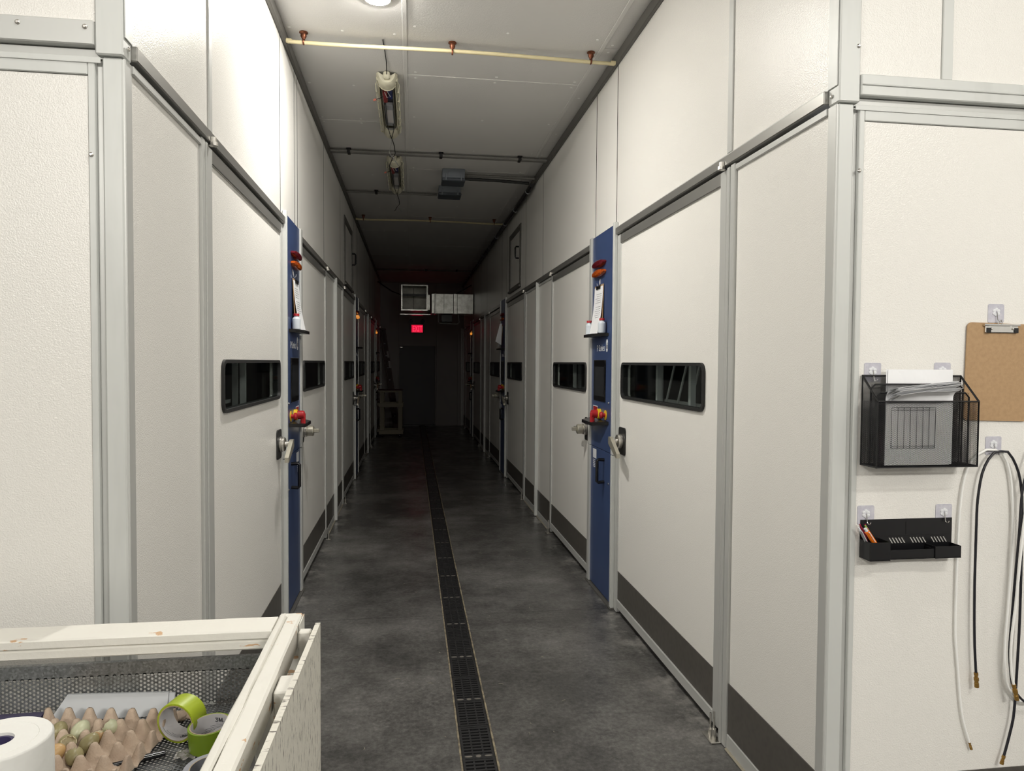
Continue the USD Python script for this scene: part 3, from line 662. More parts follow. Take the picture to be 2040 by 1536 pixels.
for k, (a, b) in enumerate(((.41, .475), (.475, .50), (.50, .67), (.67, .87), (.87, .95), (.95, 1.29))):
    e = .006 if k in (1, 4) else 0
    if b - a < .2 or True:
        sl = [(a, 3.035), (b, 3.035), (b, 2.61), (a, 2.61)]
        obj('section', MB().box(a + .002, b - .002, 14.98 - e, 15.45, 2.62 - e, 3.035 + e, .004), m_duct, bd)
hg = thing('duct_bracket', 'thin metal bracket slung under the branch duct', 'bracket', (.77, 15.2, 2.5))
obj('strap', MB().tube([(.56, 15.1, 2.613), (.56, 15.1, 2.46), (.58, 15.1, 2.425), (.96, 15.1, 2.41), (1.0, 15.1, 2.45), (.98, 15.1, 2.613)], .012, 6), m_post, hg)
obj('motor', MB().box(.62, .86, 15.14, 15.35, 2.45, 2.612, .01), m_black, hg)
single('cable', MB().tube([(-.74, 15.9, 3.36), (-.6, 15.7, 3.25), (-.42, 15.55, 3.12), (-.24, 15.5, 3.05)], .012, 6), m_wire, 'thin dark cable sagging from the left wall to the duct', 'cable')
single('cable', MB().tube([(1.285, 15.5, 3.28), (1.1, 15.4, 3.16), (.9, 15.3, 3.05)], .012, 6), m_wire, 'thin dark cable sloping from the right wall to the branch duct', 'cable')
# ladder and timber trolley
ld = thing('step_ladder', 'closed red-brown fibreglass ladder leaning by the exit wall', 'ladder', (-.4, 17.3, 0))
def lad(x, z, y): return np.array([x, y, z])
for nm, xa, xb, y in (('rail', -.735, -.40, 17.25), ('rail', -.645, -.29, 17.25), ('rear_rail', -.71, -.37, 17.35), ('rear_rail', -.665, -.32, 17.35)):
    obj(nm, MB().mesh(hull([(xx + dx, y + dy, zz) for xx, zz in ((xa, 2.36), (xb, .002)) for dx in (-.024, .024) for dy in (-.03, .03)])), m_ladder, ld)
for k in range(7):
    z = .28 + k * .29; q = (2.36 - z) / 2.36; xa = -.735 + .335 * q; obj('step', MB().box(xa + .025, xa + .065, 17.22, 17.30, z, z + .03, .003), m_greyp, ld)
obj('top_cap', MB().box(-.76, -.615, 17.2, 17.4, 2.361, 2.40, .006), m_ladder, ld)
obj('label_plate', MB().mesh(hull([(-.595 + a + .15 * (1.85 - z), 17.217, z) for a in (0, .045) for z in (1.70, 1.85)] + [(-.595 + a + .15 * (1.85 - z), 17.2185, z) for a in (0, .045) for z in (1.70, 1.85)])), m_tag, ld)
obj('label_plate', MB().mesh(hull([(-.555 + a + .15 * (1.6 - z), 17.217, z) for a in (0, .045) for z in (1.45, 1.62)] + [(-.555 + a + .15 * (1.6 - z), 17.2185, z) for a in (0, .045) for z in (1.45, 1.62)])), m_tag, ld)
tr = thing('timber_trolley', 'small bare timber trolley frame standing before the exit wall', 'trolley', (-.43, 15.4, 0))
for y in (15.28, 15.78):
    for x in (-.625, -.24): obj('leg', MB().box(x - .043, x + .043, y, y + .04, .06, .945, .003), m_plainw, tr)
    obj('top_rail', MB().box(-.70, -.21, y - .001, y + .041, .946, .985, .003), m_plainw, tr)
    for z in (.635, .055): obj('cross_rail', MB().box(-.69, -.175, y - .036, y - .0005, z, z + .085, .003), m_plainw, tr)
for x in (-.68, -.24):
    for z in (.66, .10): obj('side_rail', MB().box(x - .043 + .0, x + .043 - .0, 15.3205, 15.7795, z, z + .06, .003), m_plainw, tr)
obj('top_board', MB().box(-.72, -.19, 15.26, 15.84, .9855, 1.0, .003), m_ladder, tr)
for x in (-.62, -.25):
    for y in (15.3, 15.8): obj('castor', MB().cyl((x - .012, y, .0275), (x + .012, y, .0275), .027, k=14), m_black, tr)

# ---------------------------------------------------------------- ceiling: lamp, pipes, open light fittings, boxes
lx, ly = -.186, 3.95
lamp = thing('ceiling_disc_lamp', 'glowing round flush lamp on the ceiling at the corridor mouth', 'lamp', (lx, ly, ZC))
obj('diffuser', MB().lathe([(0, -.0222), (.035, -.0215), (.058, -.019), (.068, -.0155)], (lx, ly, ZC), (0, 0, 1), 32), m_globe, lamp, True)
obj('base', MB().lathe([(.0685, -.0155), (.074, -.014), (.078, -.006), (.078, -.0003), (0, -.0003)], (lx, ly, ZC), k=32), m_fix, lamp)
def clip_copper(mb, x, y, z):
    mb.lathe([(0, ZC - .0004 - z), (.025, ZC - .0004 - z), (.026, ZC - .006 - z), (.017, ZC - .012 - z), (.018, ZC - .026 - z), (.010, .018), (.010, .012), (0, .012)][::-1], (x, y, z), k=14)
    mb.tube([(x, y + .0135 * math.cos(a), z + .0135 * math.sin(a)) for a in np.linspace(0, 2 * PI, 14)[:-1]], .006, 6, closed=True)
def hose(y, z, xs, label, sag):
    t = thing('water_hose', label, 'hose', (0, y, z))
    pts = [(x, y, z + .006 * math.sin(3 * x + sag) + (.012 * max(0, (-.45 - x)))) for x in np.linspace(XL + .03, XR - .03, 24)]
    obj('hose', MB().tube(pts, .0115, 10), m_cream, t, True)
    for x in xs:
        b = MB(); clip_copper(b, x, y, z); obj('copper_clip', b, m_copper, t)
    for s in (XL + .023, XR - .023 - .03): obj('end_ferrule', MB().cyl((s, y, z + (.003 if s < 0 else 0)), (s + .03, y, z), .014, k=12), m_cream, t)
hose(4.44, 3.512, (-.645, .245, 1.122), 'cream hose held by copper clips under the ceiling, nearest the lamp', .5)
hose(9.76, 3.512, (-.645, .245, 1.122), 'cream hose crossing the dim ceiling beyond the grey boxes', .9)
def conduit(y, x0, x1, xs, label, n, r=.013, z=3.545):
    t = thing('conduit', label, 'pipe', (0, y, z))
    for k in range(n): obj('pipe', MB().tube([(x, y + k * .038, z) for x in np.linspace(x0, x1, 6)], r, 10), m_pvc, t, True)
    for x in xs: obj('clip', MB().box(x - .014, x + .014, y - .02, y + .02 + .038 * (n - 1), z - .018, z + .016, .003).box(x - .022, x + .022, y - .03, y + .0 + .03, z + .016, ZC - .0005, .003), m_black, t)
conduit(6.76, XL + .023, XR - .023, (-.58, .27, 1.02), 'pair of grey conduits with black clips across the ceiling', 2)
conduit(8.35, XL + .023, .29, (-.405,), 'single grey conduit from the left wall to the lower grey box', 1)
conduit(15.2, XL + .023, XR - .023, (.3, .95), 'dark conduit across the far end of the ceiling', 1)
conduit(7.40, .541, XR - .03, (), 'grey conduit from the upper grey box to the right wall', 1, .014, 3.535)
single('cable', MB().tube([(.541, 7.36, 3.49), (.9, 7.37, 3.488), (XR - .09, 7.40, 3.482)], .016, 8), m_wire, 'black cable below the conduit between the upper grey box and the right wall', 'cable')
def jbox(x0, x1, y0, y1, z0, label):
    t = thing('junction_box', label, 'electrical box', ((x0 + x1) / 2, y0, ZC))
    obj('body', MB().box(x0, x1, y0, y1, z0 + .03, ZC - .0005, .006), m_box, t)
    obj('lid', MB().box(x0 - .004, x1 + .004, y0 - .004, y1 + .004, z0, z0 + .0295, .008), m_boxd, t)
    for x in (x0 + .03, x1 - .045): obj('latch', MB().box(x, x + .016, y0 - .012, y0 - .0042, z0 + .004, z0 + .07, .003), m_box, t)
    obj('label_plate', MB().box(x0 + .06, x1 - .06, y0 - .0035, y0 - .0004, z0 + .05, ZC - .02, .001), m_box, t)
jbox(.305, .535, 7.28, 7.52, 3.445, 'nearer grey electrical box on the ceiling right of centre')
jbox(.295, .545, 7.98, 8.20, 3.462, 'farther grey electrical box on the ceiling right of centre')
sh = thing('ceiling_cable_hose', 'black corrugated cable hose along the right edge of the ceiling', 'hose', (XR - .06, 7.4, 3.46))
obj('hose', MB().tube([(XR - .05, y, 3.475 + .008 * math.sin(2.1 * y)) for y in np.linspace(7.45, 17.6, 60)], [.022 + .003 * (k % 2) for k in range(60)], 8), m_wire, sh)
for y in np.arange(7.7, 17, .95): obj('saddle', MB().tube([(XR - .05 + .028 * math.cos(a), y, 3.475 + .028 * math.sin(a) + .008 * math.sin(2.1 * y)) for a in np.linspace(0, 2 * PI, 12)[:-1]], .005, 5, closed=True), m_greyp, sh)
def fitting(y0, y1, x, label):
    """an opened vapour-tight tube light: housing trough with clips, gear tray and loose wires"""
    t = thing('open_light_fitting', label, 'light fitting', (x, y0, ZC))
    W, Hh = .066, .085; zt = ZC - .0006; n = 12
    prof = [(W * math.cos(a), -Hh * .72 * max(0, math.sin(a)) ** .8) for a in np.linspace(0, PI, n)]
    b = MB(); V = []
    for y in (y0, y1):
        for s in (1.0, .9):
            V += [(x + px * s, y, zt - .012 + pz * s) for px, pz in prof]
    # rim trough: only the sides and the ends, open below
    for sx in (-1, 1):
        b.box(x + sx * W - .004, x + sx * W + .004, y0, y1, zt - .05, zt, .002).box(x + sx * (W - .008) - .004, x + sx * (W - .008) + .004, y0 + .02, y1 - .02, zt - .062, zt - .05, .002)
    b.box(x - W + .004, x + W - .004, y0 + .02, y1 - .02, zt - .010, zt)
    obj('trough', b, m_fix, t)
    for ya, yb in ((y0 - .03, y0 + .06), (y1 - .13, y1 + .02)):
        e = MB(); pts = [(x + (W + .006) * math.cos(a) * s, yy, zt - .002 - .092 * math.sin(a) * s2) for a in np.linspace(0, PI, 10) for yy, s, s2 in ((ya, .80, .75), (ya + .03, 1, 1), (yb, 1, .98))]
        # end cap as a half shell
        pp = np.array(pts).reshape(10, 3, 3); vv = pp.reshape(-1, 3); ff = [(i * 3 + j, i * 3 + j + 1, (i + 1) * 3 + j + 1, (i + 1) * 3 + j) for i in range(9) for j in range(2)]
        e.add(vv, ff); c = len(vv); front_pts = pp[:, 0] if ya < y0 else pp[:, 2]
        ctr = front_pts.mean(0); e.add(np.vstack([front_pts, ctr]), [(i, i + 1, 10) for i in range(9)])
        e.tube(pp[:, 2] if ya < y0 else pp[:, 0], .005, 6)
        obj('end_cap', e, m_fix, t)
    obj('spout', MB().box(x - .022, x + .022, y0 - .062, y0 - .028, zt - .055, zt - .006, .008), m_fix, t)
    for k in range(6):
        yy = y0 + .12 + k * (y1 - y0 - .24) / 5
        for sx in (-1, 1):
            obj('latch', MB().tube([(x + sx * (W + .004), yy, zt - .01), (x + sx * (W + .016), yy, zt - .03), (x + sx * (W + .012), yy + .03, zt - .07), (x + sx * (W + .002), yy + .05, zt - .062)], .0045, 6), m_fix, t)
    obj('gear_tray', MB().box(x - .036, x + .036, y0 + .07, y1 - .20, zt - .040, zt - .0105, .004), m_tray, t)
    obj('tray_rail', MB().box(x + .034, x + .040, y0 + .07, y1 - .18, zt - .066, zt - .0405, .002).box(x - .040, x - .034, y0 + .07, y1 - .18, zt - .066, zt - .0405, .002), m_steel, t)
    obj('driver', MB().box(x - .028, x + .03, y0 + .42, y1 - .24, zt - .066, zt - .0405, .003), m_greyp, t)
    obj('driver_label', MB().box(x - .018, x + .025, y0 + .52, y1 - .32, zt - .0668, zt - .0662), m_tag, t)
    obj('blue_lead_block', MB().box(x - .002, x + .032, y0 + .08, y0 + .30, zt - .066, zt - .0405, .006), m_blu, t)
    obj('red_terminal_block', MB().box(x - .034, x - .004, y0 + .16, y0 + .33, zt - .082, zt - .0405, .006), m_redb, t)
    obj('wire', MB().tube([(x - .01, y0 + .09, zt - .07), (x + .012, y0 + .16, zt - .085), (x + .02, y0 + .22, zt - .075), (x - .006, y0 + .20, zt - .088), (x - .02, y0 + .14, zt - .075)], .0028, 5), m_wirew, t)
    obj('wire', MB().tube([(x - .02, y0 + .33, zt - .075), (x - .022, y0 + .6, zt - .07), (x - .02, y1 - .2, zt - .075), (x + .0, y1 - .03, zt - .100)], .003, 5), m_wire, t)
    obj('wire', MB().tube([(x + .022, y1 - .3, zt - .07), (x + .024, y1 - .18, zt - .078), (x + .004, y1 - .03, zt - .102)], .003, 5), m_wire, t)
    obj('wire', MB().tube([(x - .03, y0 + .22, zt - .075), (x - .06, y0 + .25, zt - .08), (x - .085, y0 + .26, zt - .085)], .0025, 5), m_wire, t)
    obj('wire_nut', MB().lathe([(0, 0), (.009, 0), (.007, .02), (0, .024)], (x - .085, y0 + .255, zt - .085), (-.7, .3, -.3), 8), m_wirer, t)
    b = MB(); z0 = zt - .090
    b.tube([(x + .002, y1 - .03, z0 - .012), (x - .004, y1 + .10, z0 - .02), (x - .026, y1 + .22, z0 - .05), (x - .002, y1 + .42, z0 - .045), (x + .035, y1 + .62, z0 - .04), (x + .05, y1 + .80, z0 - .02)], .004, 5)
    obj('loose_wire', b, m_wirew, t)
    obj('loose_wire', MB().tube([(x + .004, y1 - .03, z0 - .012), (x + .022, y1 + .12, z0 - .03), (x + .026, y1 + .24, z0 - .06), (x + .0, y1 + .42, z0 - .045), (x - .03, y1 + .62, z0 - .05), (x - .042, y1 + .80, z0 - .02)], .004, 5), m_wire, t)
    obj('connector', MB().box(x + .002, x + .014, y1 + .36, y1 + .41, z0 - .058, z0 - .034, .004), m_tag, t)
    return t
fitting(4.98, 6.10, -.172, 'opened tube light fitting hanging loose wires on the ceiling, nearer one')
fitting(6.95, 8.10, -.168, 'opened tube light fitting with loose wires on the ceiling, farther one')
single('lamp_lead', MB().tube([(-.178, 4.46, ZC - .004), (-.172, 4.62, ZC - .006), (-.168, 4.78, ZC - .008), (-.172, 4.93, ZC - .03)], .003, 5), m_wire, 'short thin wire along the ceiling into the nearer light fitting', 'wire')

# ---------------------------------------------------------------- front right wall: hooks, clipboard, file basket, tidy, hoses
YW = YF - .0001                                   # face of the panel
def adhesive(x, z, label):
    t = thing('adhesive_hook', label, 'hook', (x, YW, z), 'clear adhesive hooks on the front wall')
    pad = MB().prism(affinity.translate(rrect(-.029, -.030, .029, .030, .006), x, z), -YW, -YW + .0015, XZ); T = obj('pad', fixw(pad), m_hookp, t)
    fl = MB()
    for k in range(6):
        a = k * PI / 3 + .5; fl.lathe([(0, 0), (.006, 0), (.0055, .002), (0, .003)], (x + .0085 * math.cos(a), YW - .0016, z + .004 + .0085 * math.sin(a)), (0, -1, 0), 10)
    obj('flower_boss', fl, m_white, t)
    obj('hook', MB().tube([(x, YW - .005, z + .004), (x + .0005, YW - .007, z - .012), (x + .001, YW - .008, z - .022), (x + .002, YW - .012, z - .028), (x + .004, YW - .017, z - .027), (x + .006, YW - .019, z - .021)], .0016, 6), m_chrome, t)
adhesive(1.867, 1.769, 'clear adhesive hook holding the brown clipboard')
adhesive(1.438, 1.577, 'clear adhesive hook at the left end of the black mesh file holder')
adhesive(1.681, 1.579, 'clear adhesive hook behind the right end of the mesh file holder')
adhesive(1.871, 1.341, 'clear adhesive hook carrying the black and white hoses')
adhesive(1.426, 1.125, 'clear adhesive hook at the left end of the black desk tidy')
adhesive(1.699, 1.124, 'clear adhesive hook at the right end of the black desk tidy')
cb = thing('clipboard', 'bare brown hardboard clipboard hanging on the front right wall', 'clipboard', (1.88, YW, 1.42))
bd_ = fixw(MB().prism(affinity.rotate(rrect(1.761, 1.422, 1.995, 1.737, .016), -1.2, origin=(1.87, 1.73)), -YW + .004, -YW + .0072, XZ)); obj('board', bd_, m_board, cb)
def yb_(d): return YW - d
cl = obj('clip', MB().box(1.820, 1.938, yb_(.0145), yb_(.0075), 1.706, 1.730, .002), m_chrome, cb)
obj('clip_bar', MB().cyl((1.815, yb_(.013), 1.731), (1.943, yb_(.013), 1.731), .004, k=10), m_chrome, cl)
for x in (1.822, 1.921): obj('clip_corner', MB().box(x, x + .016, yb_(.0165), yb_(.0148), 1.706, 1.722, .001), m_black, cl)
for x in (1.841, 1.917): obj('clip_rivet', MB().lathe([(0, .0146), (.004, .0146), (.003, .017), (0, .018)], (x, YW, 1.719), (0, -1, 0), 10), m_steel, cl)
obj('hanging_loop', MB().tube([(1.872 + .008 * math.cos(a), yb_(.014), 1.738 + .008 * math.sin(a)) for a in np.linspace(0, 2 * PI, 12)[:-1]], .0015, 5, closed=True), m_chrome, cl)

# black wire-mesh file holder
fh = thing('file_holder', 'black wire mesh file holder full of papers on the front right wall', 'file holder', (1.57, YF - .05, 1.28))
bx0, bx1, zb, zbt, zft = 1.401, 1.742, 1.288, 1.567, 1.489; yk, yf = YW - .006, YW - .083
def wire(nm, pts, r=.0032, closed=False): obj(nm, MB().tube(pts, r, 7, closed), m_black, fh)
wire('back_frame', [(bx0, yk, zb), (bx0, yk, zbt), (bx1, yk, zbt), (bx1, yk, zb)], closed=True)
wire('front_frame', [(bx0, yf, zb), (bx0, yf, zft), (bx1, yf, zft), (bx1, yf, zb)], closed=True)
for x in (bx0, bx1):
    wire('side_rail', [(x, yk, zbt), (x, yf, zft)]); wire('side_rail', [(x, yk, zb), (x, yf, zb)])
def net(nm, o, a, b, na, nb, w=.0007, clipf=None, mat=None):
    """woven mesh: diagonal strands across the parallelogram o + s a + t b"""
    o, a, b = map(lambda q: np.array(q, float), (o, a, b)); n = np.cross(a, b); n /= np.linalg.norm(n); la, lb = np.linalg.norm(a), np.linalg.norm(b)
    step = .0042; V, Fc, c = [], [], 0; ea, eb = a / la, b / lb; sl = 1.5
    for sgn in (1, -1):
        k = -lb / sl
        rng_ = np.arange(-lb / sl, la + lb / sl, step)
        for s0 in rng_:
            # line: s = s0 + sgn * t / sl
            t0, t1 = 0.0, lb
            for lim in (0, la):
                pass
            ts = sorted([(0 - s0) * sgn * sl, (la - s0) * sgn * sl]); t0, t1 = max(0, ts[0]), min(lb, ts[1])
            if clipf: t1 = min(t1, clipf(s0, sgn, sl, la, lb)) if clipf else t1
            if t1 - t0 < .002: continue
            p, q = o + ea * (s0 + sgn * t0 / sl) + eb * t0, o + ea * (s0 + sgn * t1 / sl) + eb * t1
            d = q - p; d /= np.linalg.norm(d); m = np.cross(n, d) * w * .5; h = n * w * .5
            V += [p + m, p + h, p - m, p - h, q + m, q + h, q - m, q - h]
            Fc += [(c, c + 1, c + 5, c + 4), (c + 1, c + 2, c + 6, c + 5), (c + 2, c + 3, c + 7, c + 6), (c + 3, c, c + 4, c + 7)]; c += 8
    obj(nm, MB().add(V, Fc), m_black, fh, False)
net('front_mesh', (bx0, yf, zb), (bx1 - bx0, 0, 0), (0, 0, zft - zb), 0, 0, .0009)
net('back_mesh', (bx0, yk, zb), (bx1 - bx0, 0, 0), (0, 0, zbt - zb), 0, 0, .0009)
for x in (bx0, bx1): net('side_mesh', (x, yk, zb), (0, yf - yk, 0), (0, 0, zft - zb), 0, 0, .0009)
net('bottom_mesh', (bx0, yk, zb), (bx1 - bx0, 0, 0), (0, yf - yk, 0), 0, 0, .0009)
for q, zt in ((.33, 1.54), (.66, 1.515)):
    y = yk + (yf - yk) * q; x0, x1 = bx0 + .012, bx1 - .012
    wire('divider_frame', [(x0, y, zb + .004), (x0, y, zt - .014), (x0 + .014, y, zt), (x1 - .014, y, zt), (x1, y, zt - .014), (x1, y, zb + .004)], .0028)
    net('divider_mesh', (x0, y, zb + .004), (x1 - x0, 0, 0), (0, 0, zt - zb - .004), 0, 0, .0009)
def sheets(nm, label, x0, x1, y, z0, z1, n, bend, lean, seed):
    r = np.random.default_rng(seed); t = thing('paper_stack', label, 'papers', ((x0 + x1) / 2, y, z0))
    for k in range(n):
        dx, dz = r.uniform(-.006, .006), r.uniform(-.004, .004); yy = y + k * .0011; V, Fc = [], []
        for i in range(13):
            q = i / 12; z = z0 + (z1 - z0 + dz) * q; o = lean * q + bend * max(0, q - .72) ** 1.3 * 4
            for x in np.linspace(x0 + dx, x1 + dx, 7):
                wv = .0022 * math.sin(30 * x + k + q * 3) * q; V += [(x, yy - o - wv, z - (.10 * (bend > 0)) * max(0, q - .8) * abs(x - x0) / .22), (x, yy - o - wv + .0005, z - (.10 * (bend > 0)) * max(0, q - .8) * abs(x - x0) / .22)]
        for i in range(12):
            for j in range(6):
                a, b = (i * 7 + j) * 2, ((i + 1) * 7 + j) * 2
                Fc += [(a, a + 2, b + 2, b), (a + 1, b + 1, b + 3, a + 3)]
        obj('sheet', MB().add(V, Fc), m_paper, t, True)
    return t
sheets('s', 'white papers standing in the rear pocket of the mesh file holder', 1.475, 1.70, YW - .020, 1.293, 1.583, 3, .0, .004, 1)
pk = thing('paper_stack', 'thick sheaf of papers bent forward over the front of the file holder', 'papers', (1.57, YW - .066, 1.293))
rp = np.random.default_rng(4)
for k in range(9):
    V, Fc = [], []; dx = rp.uniform(-.008, .008); ext = rp.uniform(.018, .040); dz = rp.uniform(-.002, .003)
    for x in np.linspace(1.446 + dx, 1.656 + dx, 9):
        yb = YW - .071 + .0014 * k; zb = 1.4755 + .0034 * k + .10 * (x - 1.446) + dz + .002 * math.sin(25 * x + k); prof = [(yb, 1.293), (yb, zb)]
        for g_ in np.linspace(.25, 1.25, 5): prof.append((yb - .022 * (1 - math.cos(g_)), zb + .022 * math.sin(g_)))
        y1_, z1_ = prof[-1]; prof.append((y1_ - ext * .95, z1_ + ext * .31 + .004 * math.sin(9 * x + 2 * k)))
        V += [(x, y, z) for y, z in prof] + [(x, y + .0004, z + .0004) for y, z in prof]
    m_ = 8; n_ = 2 * m_
    for i in range(8):
        for j in range(m_ - 1):
            for o in (0, m_): Fc.append((i * n_ + o + j, i * n_ + o + j + 1, (i + 1) * n_ + o + j + 1, (i + 1) * n_ + o + j))
        Fc.append((i * n_ + m_ - 1, i * n_ + n_ - 1, (i + 1) * n_ + n_ - 1, (i + 1) * n_ + m_ - 1))
    obj('sheet', MB().add(V, Fc), m_paper, pk, 40)
fs = sheets('s', 'printed table sheet showing through the front of the file holder', 1.438, 1.656, YW - .0748, 1.293, 1.482, 1, .0, .0, 3)
gr = MB(); yy = YW - .0762
for x in np.linspace(1.452, 1.60, 8): gr.box(x, x + .0012, yy, yy + .0004, 1.345, 1.47)
for z in (1.345, 1.351, 1.462, 1.470): gr.box(1.452, 1.60, yy, yy + .0004, z, z + .0013)
obj('printed_table', gr, m_ink, fs)

# black desk tidy with pens
dt = thing('desk_tidy', 'black plastic desk tidy with slotted back on the front right wall', 'organiser', (1.565, YF - .03, .99))
tx0, tx1, tz0, tz1 = 1.407, 1.728, .992, 1.110
holes = []
for g in range(3):
    for k in range(5):
        x = 1.518 + g * .0735 + k * .0108; holes.append(Polygon([(x, 1.0315), (x + .0056, 1.0315), (x - .0064, 1.0500), (x - .012, 1.0500)]))
bp = sbox(tx0, tz0, tx1, tz1)
for h in holes: bp = bp.difference(h)
obj('back_plate', fixw(MB().prism(bp, -YW + .0008, -YW + .0028, XZ)), m_black, dt)
def cup(nm, x0, x1, d, z1, ch=0):
    b = MB(); t = .0022; y0, y1 = YW - .0029, YW - d
    b.box(x0, x1, y1, y0, tz0, tz0 + t).box(x0, x1, y1, y1 + t, tz0 + t, z1, .0008).box(x0, x0 + t, y1 + t, y0, tz0 + t, z1, .0005).box(x1 - t, x1, y1 + t, y0, tz0 + t, z1, .0005)
    obj(nm, b, m_black, dt)
cup('pen_cup', 1.405, 1.474, .057, 1.050); cup('end_cup', 1.634, 1.724, .050, 1.030); cup('tray', 1.4745, 1.6335, .046, 1.022)
obj('rib', MB().box(1.475, 1.726, YW - .0036, YW - .0029, 1.0565, 1.058).box(1.565, 1.567, YW - .0036, YW - .0029, 1.060, 1.10), m_black, dt)
def pen(p0, p1, r, mat, tipm, label, clip=True):
    p0, p1 = np.array(p0), np.array(p1); d = (p1 - p0) / np.linalg.norm(p1 - p0); ln = np.linalg.norm(p1 - p0)
    t = thing('pen', label, 'pen', p0)
    prof = [(0, 0), (r * .25, .0), (r * .75, .016), (r, .03), (r, ln - .012), (r * .7, ln - .011)]
    obj('barrel', MB().lathe(prof, p0, d, 14), mat, t, 50)
    obj('button', MB().lathe([(0, ln - .011), (r * .65, ln - .011), (r * .6, ln), (0, ln + .001)], p0, d, 10), tipm, t, 50)
    if clip: obj('clip', MB().tube([p0 + d * (ln - .012) + np.array([0, -r, 0]), p0 + d * (ln - .016) + np.array([0, -r - .003, .001]), p0 + d * (ln - .05) + np.array([0, -r - .002, 0])], .0014, 5), tipm, t)
pz = .9965
pen((1.460, YW - .043, pz + .0055), (1.394, YW - .045, 1.093), .0076, m_orange, m_white, 'fat orange pen in the left cup of the desk tidy')
pen((1.462, YW - .028, pz), (1.406, YW - .028, 1.098), .0042, m_pink, m_green, 'pink pen with green end in the desk tidy')
pen((1.440, YW - .028, pz), (1.383, YW - .030, 1.092), .0046, m_greyp, m_white, 'grey pen leaning furthest left in the desk tidy')
pen((1.465, YW - .014, pz), (1.416, YW - .013, 1.098), .0036, m_green, m_crimson, 'thin green pen at the back of the desk tidy')
pen((1.445, YW - .013, pz), (1.397, YW - .015, 1.099), .0038, m_crimson, m_crimson, 'crimson pen behind the orange one in the desk tidy')

def smooth_path(p, n=70):
    p = np.array(p, float); t = np.r_[0, np.cumsum(np.linalg.norm(np.diff(p, axis=0), axis=1))]
    from scipy.interpolate import PchipInterpolator
    s = np.linspace(0, t[-1], n); return np.stack([PchipInterpolator(t, p[:, k])(s) for k in range(p.shape[1])], 1)
def air_hose(label, xz, mat, r, fits, depth=.018):
    p = smooth_path(xz); pts = np.stack([p[:, 0], YW - depth + .0015 * np.sin(np.linspace(0, 9, len(p))), p[:, 1]], 1)
    t = thing('air_hose', label, 'hose', pts[len(pts) // 2], 'air hoses hanging on the front right wall')
    obj('tube', MB().tube(pts, r, 10), mat, t, True)
    for end, s, ln in fits:
        a, b = (pts[0], pts[0] - pts[2]) if end == 0 else (pts[-1], pts[-1] - pts[-3]); d = b / np.linalg.norm(b); q = s
        obj('brass_fitting', MB().lathe([(0, -.004), (.0062 * q, -.004), (.0066 * q, .004), (.0052 * q, .006), (.0052 * q, .012), (.0074 * q, .013), (.0074 * q, .5 * ln), (.0058 * q, .52 * ln), (.0058 * q, .66 * ln), (.0068 * q, .68 * ln), (.0068 * q, ln), (0, ln)], a, d, 8), m_brass, t, 20)
W1 = [(1.807, .37), (1.776, .475), (1.76, .608), (1.746, .756), (1.745, .92), (1.747, 1.082), (1.755, 1.195), (1.772, 1.268), (1.803, 1.311), (1.847, 1.33), (1.889, 1.323), (1.916, 1.282), (1.933, 1.208), (1.941, 1.094), (1.942, .995), (1.936, .83), (1.928, .682), (1.928, .599), (1.936, .561), (1.96, .522), (2.003, .491), (2.06, .50), (2.10, .6)]
B1 = [(1.814, .602), (1.804, .754), (1.801, .918), (1.801, 1.13), (1.811, 1.235), (1.836, 1.299), (1.866, 1.325), (1.898, 1.325), (1.93, 1.29), (1.952, 1.233), (1.962, 1.159), (1.966, .994), (1.968, .779), (1.964, .597), (1.958, .463), (1.939, .373), (1.924, .32)]
B3 = [(2.10, 1.36), (2.05, 1.37), (2.005, 1.354), (1.971, 1.273), (1.95, 1.183), (1.943, 1.061), (1.933, .929), (1.925, .781), (1.921, .682), (1.927, .615), (1.936, .565), (1.959, .527), (2.003, .497), (2.07, .52)]
W3 = [(2.11, 1.34), (2.06, 1.36), (2.017, 1.33), (1.983, 1.24), (1.954, 1.142), (1.938, .995), (1.927, .831), (1.916, .682), (1.92, .616), (1.93, .568)]
air_hose('white air hose looped over its hook, left end hanging lowest', W1, m_hosew, .0040, [(0, .62, .026)], .009)
air_hose('black air hose over the hook with a brass fitting beside the tidy', B1, m_hoseb, .0040, [(0, 1.0, .045), (1, .85, .026)], .021)
air_hose('black air hose at the photo edge curling right at its lower end', B3, m_hoseb, .0038, [], .034)
air_hose('white air hose at the photo edge ending in a brass fitting', W3, m_hosew, .0042, [(1, 1.0, .05)], .046)

